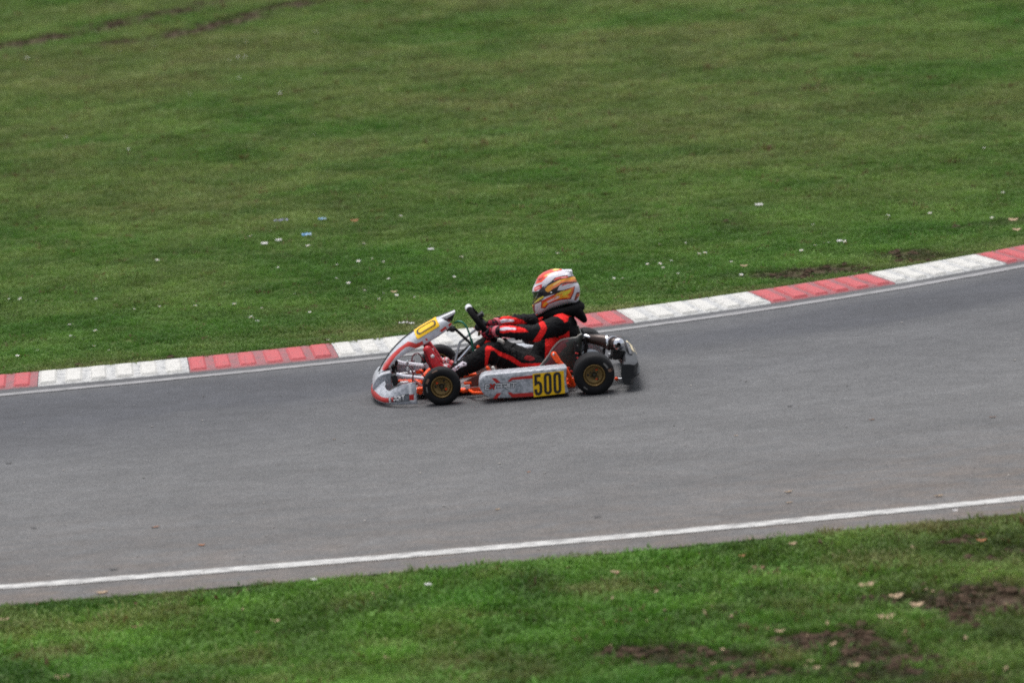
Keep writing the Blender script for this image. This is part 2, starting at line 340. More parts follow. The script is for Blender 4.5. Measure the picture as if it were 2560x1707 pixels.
# ------------------------------------------------------------------ ground sheet to the horizon
def grid_mesh(name, X, Y, Z, m, attrs=None):
    h, w_ = X.shape; V = np.stack([X, Y, Z], -1).reshape(-1, 3); i = np.arange((h-1)*(w_-1)); r, c = i//(w_-1), i % (w_-1); a = r*w_+c
    F = np.stack([a, a+1, a+w_+1, a+w_], -1)
    me = bpy.data.meshes.new(name); me.vertices.add(len(V)); me.vertices.foreach_set('co', V.ravel()); me.loops.add(F.size); me.loops.foreach_set('vertex_index', F.ravel())
    me.polygons.add(len(F)); me.polygons.foreach_set('loop_start', np.arange(len(F))*4); me.polygons.foreach_set('loop_total', np.full(len(F), 4))
    me.polygons.foreach_set('use_smooth', np.ones(len(F), bool)); me.update(); me.validate(); me.materials.append(m)
    for k, v in (attrs or {}).items():
        a_ = me.attributes.new(k, 'FLOAT', 'POINT'); a_.data.foreach_set('value', v.astype(np.float32).ravel())
    o = bpy.data.objects.new(name, me); COL.objects.link(o); return o
def ground_mat():
    m = bpy.data.materials.new('earth_and_short_grass'); m.use_nodes = True; t = m.node_tree; b = t.nodes['Principled BSDF']; N = t.nodes.new; lk = t.links.new
    b.inputs['Roughness'].default_value = .95; b.inputs['Specular IOR Level'].default_value = .1
    g = N('ShaderNodeNewGeometry'); n1 = N('ShaderNodeTexNoise'); n1.inputs['Scale'].default_value = 2.2; n1.inputs['Detail'].default_value = 8; lk(g.outputs['Position'], n1.inputs['Vector'])
    cr = N('ShaderNodeValToRGB'); e = cr.color_ramp.elements; e[0].position = .35; e[0].color = (.040, .070, .016, 1); e[1].position = .65; e[1].color = (.085, .115, .034, 1); lk(n1.outputs[0], cr.inputs[0])
    n2 = N('ShaderNodeTexNoise'); n2.inputs['Scale'].default_value = 26; n2.inputs['Detail'].default_value = 5; lk(g.outputs['Position'], n2.inputs['Vector'])
    c2 = N('ShaderNodeValToRGB'); e = c2.color_ramp.elements; e[0].position = .35; e[0].color = (.035, .022, .014, 1); e[1].position = .7; e[1].color = (.11, .08, .055, 1); lk(n2.outputs[0], c2.inputs[0])
    at = N('ShaderNodeAttribute'); at.attribute_name = 'mud'; mx = N('ShaderNodeMix'); mx.data_type = 'RGBA'; lk(at.outputs['Fac'], mx.inputs[0]); lk(cr.outputs[0], mx.inputs[6]); lk(c2.outputs[0], mx.inputs[7])
    lk(mx.outputs[2], b.inputs['Base Color'])
    bp = N('ShaderNodeBump'); bp.inputs['Strength'].default_value = .8; bp.inputs['Distance'].default_value = .03; lk(n2.outputs[0], bp.inputs['Height']); lk(bp.outputs[0], b.inputs['Normal'])
    return m
xs = np.concatenate([-np.geomspace(2000, 13, 40), np.arange(-12, 12.01, .1), np.geomspace(13, 2000, 40)])
offs = np.concatenate([-np.geomspace(1500, 13.2, 30), np.arange(-12.8, -7, .08), np.arange(-7, -.1, .5), [-.05, 0, .02], np.arange(.1, 6, .1), np.arange(6, 22, .25), np.arange(22, 60, .6), np.geomspace(61, 2000, 30)])
Xg = np.tile(xs, (len(offs), 1)); Yg = back_y(xs)[None, :]+offs[:, None]; Zg = height(Xg, Yg)-.006; Mg = mud(Xg, Yg)
near_road = (Yg > NEDGE(Xg)) & (Yg < back_y(Xg)); Zg = np.where(near_road, -.006, Zg)
tag(grid_mesh('ground', Xg, Yg, Zg, ground_mat(), {'mud': Mg}), 'grassy ground falling away on both sides of the track', kind='structure')
# ------------------------------------------------------------------ asphalt track and painted lines
def asphalt_mat():
    m = bpy.data.materials.new('worn_asphalt'); m.use_nodes = True; t = m.node_tree; b = t.nodes['Principled BSDF']; N = t.nodes.new; lk = t.links.new
    b.inputs['Roughness'].default_value = .78; b.inputs['Specular IOR Level'].default_value = .35
    g = N('ShaderNodeNewGeometry'); pos = g.outputs['Position']
    mp = N('ShaderNodeMapping'); mp.inputs['Scale'].default_value = (.6, 1.2, 1); lk(pos, mp.inputs[0])
    def noise(sc, d, v, r=.6):
        n = N('ShaderNodeTexNoise'); n.inputs['Scale'].default_value = sc; n.inputs['Detail'].default_value = d; n.inputs['Roughness'].default_value = r; lk(v, n.inputs['Vector']); return n.outputs[0]
    def rng(v, a, b_, c, d):
        r = N('ShaderNodeMapRange'); [setattr(r.inputs[k+1], 'default_value', q) for k, q in enumerate((a, b_, c, d))]; lk(v, r.inputs[0]); return r.outputs[0]
    def mul(a, b_):
        q = N('ShaderNodeMath'); q.operation = 'MULTIPLY'; lk(a, q.inputs[0]); lk(b_, q.inputs[1]); return q.outputs[0]
    big = rng(noise(1.3, 5, mp.outputs[0]), .3, .7, .84, 1.16); mid = rng(noise(6, 6, pos, .75), .3, .7, .82, 1.18); fine = rng(noise(70, 3, pos, .8), .3, .7, .55, 1.5)
    v = N('ShaderNodeTexVoronoi'); v.inputs['Scale'].default_value = 55; lk(pos, v.inputs['Vector']); st = rng(v.outputs['Distance'], .0, .22, 1.35, 1.0)
    f = mul(mul(big, mid), mul(fine, st))
    at = N('ShaderNodeAttribute'); at.attribute_name = 'rubbering'; ad = N('ShaderNodeAttribute'); ad.attribute_name = 'dust'
    c1 = N('ShaderNodeMix'); c1.data_type = 'RGBA'; c1.inputs[6].default_value = (.100, .100, .101, 1); c1.inputs[7].default_value = (.052, .054, .061, 1); lk(at.outputs['Fac'], c1.inputs[0])
    c2 = N('ShaderNodeMix'); c2.data_type = 'RGBA'; lk(c1.outputs[2], c2.inputs[6]); c2.inputs[7].default_value = (.130, .103, .084, 1); dd = mul(ad.outputs['Fac'], rng(noise(5, 5, mp.outputs[0]), .38, .62, .2, 1)); lk(dd, c2.inputs[0])
    cb = N('ShaderNodeCombineColor'); [lk(f, cb.inputs[k]) for k in range(3)]
    c3 = N('ShaderNodeMix'); c3.data_type = 'RGBA'; c3.blend_type = 'MULTIPLY'; c3.inputs[0].default_value = 1; lk(c2.outputs[2], c3.inputs[6]); lk(cb.outputs[0], c3.inputs[7]); lk(c3.outputs[2], b.inputs['Base Color'])
    bp = N('ShaderNodeBump'); bp.inputs['Strength'].default_value = .5; bp.inputs['Distance'].default_value = .004; lk(fine, bp.inputs['Height']); lk(bp.outputs[0], b.inputs['Normal'])
    return m
T = np.linspace(0, 1, 60)[:, None]; xa = np.concatenate([-np.geomspace(900, 12.5, 24), np.arange(-12, 12.01, .12), np.geomspace(12.5, 900, 24)])
Y0, Y1 = NEDGE(xa)-.03, KERB(xa)+.03; Xa = np.tile(xa, (60, 1)); Ya = Y0+(Y1-Y0)*T
dk = KERB(Xa)-Ya
band = np.exp(-((dk-1.25)/.55)**2)*np.clip(.25+1.0*(1/(1+np.exp((Xa+1.2)*1.3)))+.8/(1+np.exp(-(Xa-2.2)*1.6)), 0, 1)+.35*np.exp(-((dk-2.9)/.5)**2)*np.clip(.4-Xa*.05, .1, .8)
rub = np.clip(.85*np.exp(-((dk-1.5)/.9)**2)/(1+np.exp((Xa+1.6)*1.6))*np.clip(fbm(Xa*.9, Ya*1.8, 47, 4)*2.2-.2, 0, 1)+band*(.60+1.5*fbm(Xa*.7, Ya*1.4, 41, 4))+.42*np.clip((Ya+2.5-.25*Xa)/4.0, 0, 1)*(.6+.8*fbm(Xa*.6, Ya*1.1, 43, 4)), 0, 1); dn = Ya-NEDGE(Xa)
dust = np.clip(np.exp(-dn/1.3)*.8+.45*np.exp(-((Xa-3.5)/1.6)**2-((dn-1.2)/.9)**2), 0, 1)
tag(grid_mesh('track', Xa, Ya, np.full_like(Xa, .004)+0*Xa, asphalt_mat(), {'rubbering': rub, 'dust': dust}), 'grey asphalt kart track crossing the picture', kind='structure')
def line_mat(name, c, c2, lo, hi):
    m = mat(name, c, .7, var=0, scale=9, col2=c2, contrast=(lo, hi), bump=.3, bscale=150, spec=.3, stretch=(1, 2.5, 1)); return m
M['nline'] = line_mat('near_line_paint', (.49, .485, .47), (.19, .185, .18), .44, .68)
M['fline'] = line_mat('far_line_paint', (.265, .26, .265), (.17, .17, .17), .42, .66)
def band_strip(name, f, w_, m, label):
    xx = np.arange(-45, 45.01, .12); y = f(xx); s_ = np.gradient(y, xx); k = np.sqrt(1+s_*s_)*w_/2
    j1 = (fbm(xx*3, xx*0, 51, 3)-.5)*.022; j2 = (fbm(xx*3, xx*0+5, 52, 3)-.5)*.022
    X = np.stack([xx, xx]); Y = np.stack([y-k+j1, y+k+j2]); o = grid_mesh(name, X, Y, np.full_like(X, .008), m); tag(o, label, kind='structure')
band_strip('painted_line', NLINE, .135, M['nline'], 'white painted line along the near edge of the track')
band_strip('painted_line', FLINE, .12, M['fline'], 'faded thin white painted line along the foot of the kerb')
# ------------------------------------------------------------------ kerb: painted blocks with raised ribs
def kerbm(name, c, dirt, lo, hi): return mat(name, c, .6, var=0, scale=22, col2=dirt, contrast=(lo, hi), bump=.5, bscale=90, spec=.35)
M['kr'] = kerbm('red_rib_paint', (.44, .075, .082), (.31, .085, .09), .48, .78); M['kw'] = kerbm('white_rib_paint', (.53, .52, .49), (.36, .355, .33), .50, .78)
M['krd'] = kerbm('scraped_red_paint', (.30, .09, .10), (.17, .095, .10), .40, .75); M['kwd'] = kerbm('scraped_white_paint', (.46, .46, .45), (.22, .225, .23), .44, .72)
kerb = empty('kerb', (0, 0, 0)); tag(kerb, 'low ribbed kerb painted in red and white blocks beyond the track', kind='structure')
SEG = [float(np.interp(G(px, 0*px+py)[0], _xs, _S)) for px, py in [(95, 966), (477, 927), (847, 893), (1215, 852), (1585, 806), (1928, 758), (2237, 708), (2516, 661)]]
d0 = SEG[1]-SEG[0]; bnds = [SEG[0]-d0*k for k in range(6, 0, -1)]+SEG+[SEG[-1]+1.1*k for k in range(1, 7)]
PROF = [(0, .004), (.015, .016), (KW*.78, KH*.86), (KW, KH), (KW+.03, KH*.98), (KW+.03, -.03), (0, -.03)]
for i, (s0, s1) in enumerate(zip(bnds[:-1], bnds[1:])):
    red = not ((i-6) % 2 == 0)
    mb = MB(); n = 12; rs = []
    for k in range(n+1):
        p, t, nr = kerb_at(s0+.002+(s1-s0-.004)*k/n)
        rs.append([(p.x+nr.x*a, p.y+nr.y*a, z) for a, z in PROF])
    mb.rings(rs); blk = mb.build('kerb_block', M['krd'] if red else M['kwd'], kerb, bevel=0); blk['label'] = ('red' if red else 'white')+' painted kerb block'
    pitch = (s1-s0)/6
    for r in range(6):
        a0 = s0+pitch*(r+.06)+random.uniform(-.006, .006); a1 = a0+pitch*.70+random.uniform(-.008, .008); rs = []
        hh = .013+random.uniform(-.002, .002)
        for (s_, dz) in ((a0, 0), (a0+.016, hh), (a1-.016, hh), (a1, 0)):
            p, t, nr = kerb_at(s_); q = []
            for a in (.008, .026, KW*.88, KW*.95):
                zz = np.interp(a, [0, .015, KW*.78, KW], [.004, .016, KH*.86, KH]); e = 1 if .02 < a < KW*.90 else 0
                q.append((p.x+nr.x*a, p.y+nr.y*a, zz+dz*e-.001*(1-e)-(.001 if dz == 0 else 0)))
            q2 = [(x, y, z-.02) for x, y, z in reversed(q)]
            rs.append(q+q2)
        MB().rings(rs).build('rib', M['kr'] if red else M['kw'], blk, smooth=False)
# ------------------------------------------------------------------ the racing kart (own frame: -x forward, -y the side we see)
kart = empty('racing_kart', (0, 0, 0), YAW)
tag(kart, 'racing kart numbered 500 with speckled white bodywork and orange red frame, driven along the track', 'kart')
def Kp(crop, pts, y): return [(K(crop(*p), y)[0], K(crop(*p), y)[2]) for p in pts]
def smooth_path(P, n=6):
    P = [Vector(p) for p in P]; out = []
    for i in range(len(P)-1):
        a, b, c, d = P[max(i-1, 0)], P[i], P[i+1], P[min(i+2, len(P)-1)]
        for k in range(n):
            t = k/n; out.append(.5*((2*b)+(c-a)*t+(2*a-5*b+4*c-d)*t*t+(3*b-a-3*c+d)*t**3))
    return out+[P[-1]]
# ---- wheels
def wheel(cx, cz, yc, R, wd, rr, side, seed, marks):
    random.seed(seed); w0 = empty('wheel', (cx, yc, cz), 0, kart); h = wd/2; sh = R*.18
    pr = [(rr, -h+.010), (rr+.004, -h+.002), (rr+.014, -h-.001), (R*.72, -h-.004), (R-sh*.55, -h+.004), (R-sh*.18, -h+.014), (R-.002, -h+.030), (R, -h+.05), (R, h-.05), (R-.002, h-.030), (R-sh*.18, h-.014), (R-sh*.55, h-.004), (R*.72, h+.004), (rr+.014, h+.001), (rr+.004, h-.002), (rr, h-.010), (rr-.004, h-.03), (rr-.004, -h+.03)]
    MB().lathe((0, 0, 0), pr, 72, closed=True).build('tyre', M['rubber'], w0, angle=60)
    rim = MB(); o_ = side*h
    for s_ in (1, -1):
        q = s_*h; pr = [(rr+.003, q), (rr+.004, q-.004*s_), (rr-.003, q+.001*s_), (rr-.008, q-.004*s_), (rr-.010, q-.022*s_), (rr-.016, q-.030*s_), (rr-.017, 0)]
        rim.lathe((0, 0, 0), pr, 56)
    rim.lathe((0, 0, 0), [(rr-.016, side*(h-.045)), (rr-.030, side*(h-.050)), (.030, side*(h-.050)), (.028, side*(h-.040)), (.012, side*(h-.040)), (.012, side*(h-.055))], 48)
    r_ = rim.build('rim', M['gold'], w0, angle=35)
    hb = MB(); hb.lathe((0, 0, 0), [(.0005, side*(h-.020)), (.010, side*(h-.020)), (.013, side*(h-.028)), (.019, side*(h-.034)), (.020, side*(h-.06)), (.02, -side*h*.5)], 24)
    for k in range(3 if R < .135 else 6):
        a = 2*math.pi*k/(3 if R < .135 else 6)+.5; hb.lathe((.026*math.cos(a), 0, .026*math.sin(a)), [(.0005, side*(h-.030)), (.0055, side*(h-.030)), (.006, side*(h-.05))], 8)
    hb.build('hub', M['darkhub'], w0)
    for k in range(3):
        hl = MB(); a = 2*math.pi*k/3+1.1; hl.ell((.043*math.cos(a), side*(h-.049), .043*math.sin(a)), (.011, .0022, .008), 12, (0, -a, 0)); hl.build('lightening_hole', M['black'], w0)
    for k in range(2):
        b = MB(); a = (2.5, -.7)[k] if R < .135 else (1.0, -1.15)[k]; b.ell((.036*math.cos(a), side*(h-.046), .036*math.sin(a)), (.0095, .003, .0085 if R < .135 else .005), 12); b.build('orange_mark', M['orange'], w0)
    for (a0, a1, r0, r1, m_) in marks:
        mk = MB(); vs = []; n = 10
        for j in range(n+1):
            a = a0+(a1-a0)*j/n
            for r in (r0, (r0+r1)/2, r1):
                yy = float(np.interp(r, [rr+.014, R*.72, R-sh*.55, R-sh*.18], [-h-.001, -h-.004, -h+.004, -h+.014]))-.0012
                vs.append((r*math.cos(a), yy if side < 0 else -yy, r*math.sin(a)))
        mk.add(vs, [(j*3+k, j*3+k+1, j*3+k+4, j*3+k+3) for j in range(n) for k in range(2)]); mk.build('sidewall_marking', M[m_], w0)
    return w0
fx, fz = -.512, .1305; rx, rz_ = .520, .1395
FM = [(3.05, 3.45, .098, .107, 'chalk'), (2.50, 2.85, .096, .112, 'scuff'), (1.75, 2.1, .112, .120, 'scuff')]
RM = [(.42, .85, .096, .108, 'chalk'), (.15, .33, .098, .130, 'scuff'), (-2.4, -2.1, .1, .110, 'chalk')]
wheel(fx, fz, -.525, .1305, .125, .072, -1, 3, FM); wheel(fx, fz, .525, .1305, .125, .072, 1, 4, FM)
wheel(rx, rz_, -.590, .1395, .205, .072, -1, 5, RM); wheel(rx, rz_, .590, .1395, .205, .072, 1, 6, RM)
random.seed(9)
# ---- chassis
ch = MB(); r = .015
for s in (-1, 1):
    ch.tube([(-.78, .20*s, .055), (-.60, .22*s, .055), (-.30, .33*s, .055), (.10, .34*s, .055), (.40, .30*s, .065), (.655, .30*s, .070)], r)
    ch.tube([(-.66, .20*s, .060), (-.60, .36*s, .10), (-.55, .40*s, .125)], r)
    ch.tube([(-.42, .26*s, .060), (-.47, .36*s, .085), (-.50, .41*s, .115)], r)
    ch.tube([(-.33, .33*s, .055), (-.30, .47*s, .055), (-.22, .545*s, .06), (.20, .545*s, .06), (.34, .48*s, .06), (.36, .33*s, .062)], .011)
    ch.cap((-.80, .30*s, .058), .013, (-.60, .22*s, .058), .013, 10)
ch.tube([(-.66, -.26, .055), (-.66, .26, .055)], r); ch.tube([(-.12, -.34, .055), (-.12, .34, .055)], r); ch.tube([(.36, -.31, .062), (.36, .31, .062)], r)
ch.build('chassis_frame', M['orange'], kart)
MB().box((-.38, 0, .038), (.62, .50, .004)).box((-.40, -.25, .05), (.56, .004, .02)).build('floor_tray', M['tray'], kart)
for s in (-1, 1):
    st = MB(); st.cap((-.50, .40*s, .10), .012, (-.50, .40*s, .18), .012, 12); st.cap((-.50, .40*s, .13), .018, (fx, .47*s, .13), .013, 12); st.box((-.47, .40*s, .14), (.05, .018, .03)); st.build('stub_axle', M['steel'], kart)
    MB().tube([(-.44, .38*s, .135), (-.41, .10*s, .115)], .007).build('track_rod', M['steel'], kart)
    # clamps seen between the front wheel and the side pod
    cl = MB(); cl.cap(K(cC(85, 832), .33*s)if s < 0 else (-.36, .33, .06), .016, (-.325, .33*s, .058), .016, 12); cl.cap((-.35, .34*s, .105), .011, (-.315, .34*s, .105), .011, 10); cl.build('frame_clamp', M['orange'], kart)
    MB().box((-.335, .345*s, .080), (.032, .02, .030)).build('clamp_block', M['white'], kart, bevel=.003)
# orange bracket triangle in front of the rear wheel
br = MB(); P = [K(cC(*q), -.42) for q in [(1150, 405), (1200, 480), (1290, 570), (1400, 765)]]
br.tube([P[0], P[1]], [.021, .020], 14); br.cap(P[0], .021, P[1], .019, 14); br.cap(P[1], .017, P[2], .014, 12); br.cap(P[2], .014, K(cC(1385, 765), -.42), .014, 12); br.cap(K(cC(1385, 770), -.42), .013, K(cC(1270, 765), -.40), .013, 12); br.cap(K(cC(1330, 700), -.42), .010, K(cC(1290, 765), -.40), .010, 10)
ss = br.build('seat_stay', M['orange'], kart); MB().ell((P[0][0]-.002, P[0][1]-.020, P[0][2]+.004), (.009, .006, .009), 12).build('bolt', M['steel'], ss)
for q in [(1312, 560), (1345, 600), (1410, 390)]: p = K(cC(*q), -.36); MB().cap(p, .006, (p[0]+.012, p[1]+.01, p[2]-.006), .006, 8).build('fitting', M['red'], kart)
# ---- rear axle, brake disc, sprocket, bearings
MB().tube([(rx, -.60, rz_), (rx, .60, rz_)], .020, 16).build('rear_axle', M['steel'], kart)
for s in (-1, 1): MB().lathe((rx, .31*s, rz_), [(.02, -.02), (.045, -.02), (.05, -.012), (.05, .012), (.045, .02), (.02, .02)], 24).box((rx-.02, .31*s, .10), (.08, .02, .06)).build('bearing_carrier', M['engine'], kart)
d = MB(); d.lathe((rx, -.12, rz_), [(.03, -.004), (.093, -.004), (.095, -.003), (.095, .003), (.093, .004), (.03, .004), (.03, -.004)], 48); d.build('brake_disc', M['steel'], kart)
d = MB(); pr = []
for k in range(76): a = 2*math.pi*k/76; rr = .110 if k % 2 else .104; pr.append((rx+rr*math.cos(a), rz_+rr*math.sin(a)))
d.prism(pr, .235, .240); d.build('sprocket', M['steel'], kart, smooth=False)
MB().prism([(rx+.13*math.cos(a)-.0, rz_+.13*math.sin(a)) for a in [math.radians(q) for q in range(20, 161, 10)]]+[(rx+.10*math.cos(a), rz_+.10*math.sin(a)) for a in [math.radians(q) for q in range(160, 19, -10)]], .22, .25).build('chain_guard', M['white'], kart, bevel=.003)
MB().box((rx-.11, -.12, .17), (.035, .06, .09)).box((rx-.10, -.12, .20), (.05, .05, .03)).build('brake_caliper', M['engine'], kart, bevel=.004)
# ---- engine on the far side
en = MB(); en.box((.30, .42, .13), (.20, .16, .15)); en.lathe((.33, .42, .21), [(.001, 0), (.055, 0), (.055, .02)], 20, axis='Z'); en.box((.36, .44, .10), (.1, .1, .1))
eo = en.build('engine', M['engine'], kart, bevel=.008)
for k in range(7): MB().box((.30, .40, .215+k*.014), (.135-.004*k, .125, .005)).build('cooling_fin', M['steel'], eo, bevel=.001)
MB().cap((.22, .40, .25), .045, (.12, .44, .27), .05, 16).build('airbox', M['black'], kart)
# ---- expansion exhaust and silencer
ex = MB(); pts = [(1395, 215), (1440, 205), (1500, 212), (1580, 222), (1660, 230), (1730, 243), (1790, 262), (1840, 292)]; rad = [.022, .024, .027, .032, .038, .044, .048, .047]
yy = [-.05, -.08, -.12, -.15, -.17, -.19, -.20, -.21]
ex.tube([K(cC(*p), y_) for p, y_ in zip(pts, yy)], rad, 24)
exo = ex.build('exhaust', M['burnt'], kart); 
hp = MB(); hp.tube([K(cC(*p), y_) for p, y_ in zip([(1425, 192), (1470, 188), (1530, 192), (1580, 205)], [-.10, -.13, -.16, -.17])], [.010, .016, .016, .010], 12); hp.build('pipe_highlight', M['chrome'], exo)  # chrome strip put in for the bright highlight along the pipe
p0 = Vector(K(cC(1775, 262), -.20)); p1 = Vector(K(cC(1800, 268), -.205)); MB().lathe((p0.x, p0.y, p0.z), [(.047, -.008), (.0505, -.007), (.0505, .007), (.047, .008)], 32, closed=False, axis='X').build('band', M['chrome'], exo)
bc = Vector(K(cD(440, 420), -.235)); bu = Vector((.80, .60, 0)); MB().tube([bc+(bu*math.cos(a)+Vector((0, 0, 1))*math.sin(a))*.052 for a in [math.pi*k/16-.15 for k in range(19)]], .0055, 8).build('band', M['chrome'], exo)
MB().cap(bc+Vector((-.01, .05, 0)), .046, bc+Vector((.012, .0, 0)), .045, 20).build('pipe_end', M['burnt'], exo)
sc_ = Vector(K(cD(590, 425), -.27)); si = MB(); si.lathe(tuple(sc_), [(.030, -.012), (.0365, -.008), (.041, .004), (.042, .02), (.044, .024), (.044, .16), (.040, .19), (.001, .20)], 36, axis='Y')
sio = si.build('silencer', M['burnt'], kart)
MB().lathe(tuple(sc_), [(.011, -.006), (.013, -.018), (.016, -.022), (.020, -.020), (.027, -.018), (.034, -.014), (.038, -.009), (.0415, .001), (.0425, .012)], 36, axis='Y').build('end_cap', M['chrome'], sio)
MB().lathe((sc_.x-.001, sc_.y, sc_.z-.012), [(.0005, -.0185), (.0075, -.019), (.010, -.024), (.011, -.018)], 20, axis='Y').build('outlet', M['ink'], sio)
bk = MB(); 
bk.prism(Kp(cD, [(440, 600), (770, 590), (790, 720), (830, 860), (700, 870), (640, 800), (520, 840), (430, 820)], -.20), -.20, .06); bk.build('silencer_mount', M['black'], kart, bevel=.006)
fg = MB(); fg.prism(Kp(cD, [(310, 640), (430, 700), (420, 830), (330, 800)], -.10), -.10, -.09); fg.build('side_plate', M['steel'], kart)
# ---- rear bumper: moulded plastic sweeping across the back
def sweep(prof, n, f, name, m, bev=.006):
    """prof: (x, z) outline; f(t) -> (dx, y, dz, scale) for t in 0..1"""
    rs = []
    for i in range(n+1):
        dx, y, dz, sc = f(i/n); cx = sum(p[0] for p in prof)/len(prof); cz = sum(p[1] for p in prof)/len(prof)
        rs.append([(cx+(x-cx)*sc+dx, y, cz+(z-cz)*sc+dz) for x, z in prof])
    return MB().rings(rs).build(name, m, kart, angle=35)
bz = lambda *a: Kp(cD, a, -.60)
low = bz((710, 930), (760, 880), (930, 875), (1075, 900), (1085, 1000), (1060, 1080), (1060, 1160), (1140, 1160), (1120, 1210), (990, 1300), (960, 1440), (880, 1470), (770, 1460), (720, 1320), (690, 1150))
def fb(t):
    y = -.66+1.32*t; e = abs(2*t-1); return (.018*(1-e**3)-.02*max(0, e-.9)*10, y, .0, 1-.10*max(0, e-.93)*14)
rb = sweep(low, 26, fb, 'rear_bumper', M['greyplastic'])
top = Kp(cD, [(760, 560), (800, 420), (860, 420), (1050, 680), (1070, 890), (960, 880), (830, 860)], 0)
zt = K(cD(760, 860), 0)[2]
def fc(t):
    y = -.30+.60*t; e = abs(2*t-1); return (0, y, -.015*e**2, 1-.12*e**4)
up = sweep(top, 14, fc, 'bumper_panel', M['bumperlit']); up.parent = kart
npl = Kp(cD, [(805, 405), (840, 400), (1030, 585), (1025, 630), (985, 625)], .05); MB().prism(npl, -.13, .20).build('rear_number_plate', M['paleyellow'], kart, bevel=.003)
cp = MB(); c0 = Vector(K(cD(820, 1000), -.585)); cp.lathe((c0.x, c0.y, c0.z-.02), [(.001, .052), (.028, .050), (.036, .040), (.037, -.06), (.030, -.10)], 24, axis='Z'); cp.build('bumper_end', M['greyplastic'], kart)
MB().cap(K(cD(530, 1325), -.46), .0125, K(cD(545, 1328), -.45), .0125, 14).build('frame_end', M['orange'], kart); MB().tube([K(cD(560, 1325), -.45), K(cD(760, 1325), -.45)], .008).build('bumper_pin', M['steel'], kart)
# ---- side pods
def pod(s):
    y0 = -.66
    pol = [(1290, 556), (1303, 562), (1300, 640), (1296, 720), (1312, 800), (1330, 848), (1316, 856), (1150, 874), (940, 900), (700, 915), (500, 922), (415, 918), (350, 890), (305, 850), (278, 800), (268, 745), (276, 700), (300, 665), (345, 643), (420, 633), (600, 618), (800, 600), (1000, 582), (1150, 568)]
    Q = Kp(cC, pol, y0); cx = sum(a for a, b in Q)/len(Q); cz = sum(b for a, b in Q)/len(Q)
    rs = [[(cx+(x-cx)*k, y, cz+(z-cz)*k2) for x, z in Q] for (k, k2, y) in ((.80, .50, -.44), (.955, .88, -.44), (.985, .96, -.47), (1.0, 1.0, -.60), (1.0, 1.0, -.64), (.992, .975, y0+.004), (.975, .92, y0), (.6, .5, y0)) ]
    rs = [[(x, y*-s, z) for x, y, z in r_] for r_ in rs]
    o = MB().rings(rs).build('side_pod', M['body'], kart, angle=50)
    if s > 0:
        return o
    return o
pods = [pod(-1), pod(1)]
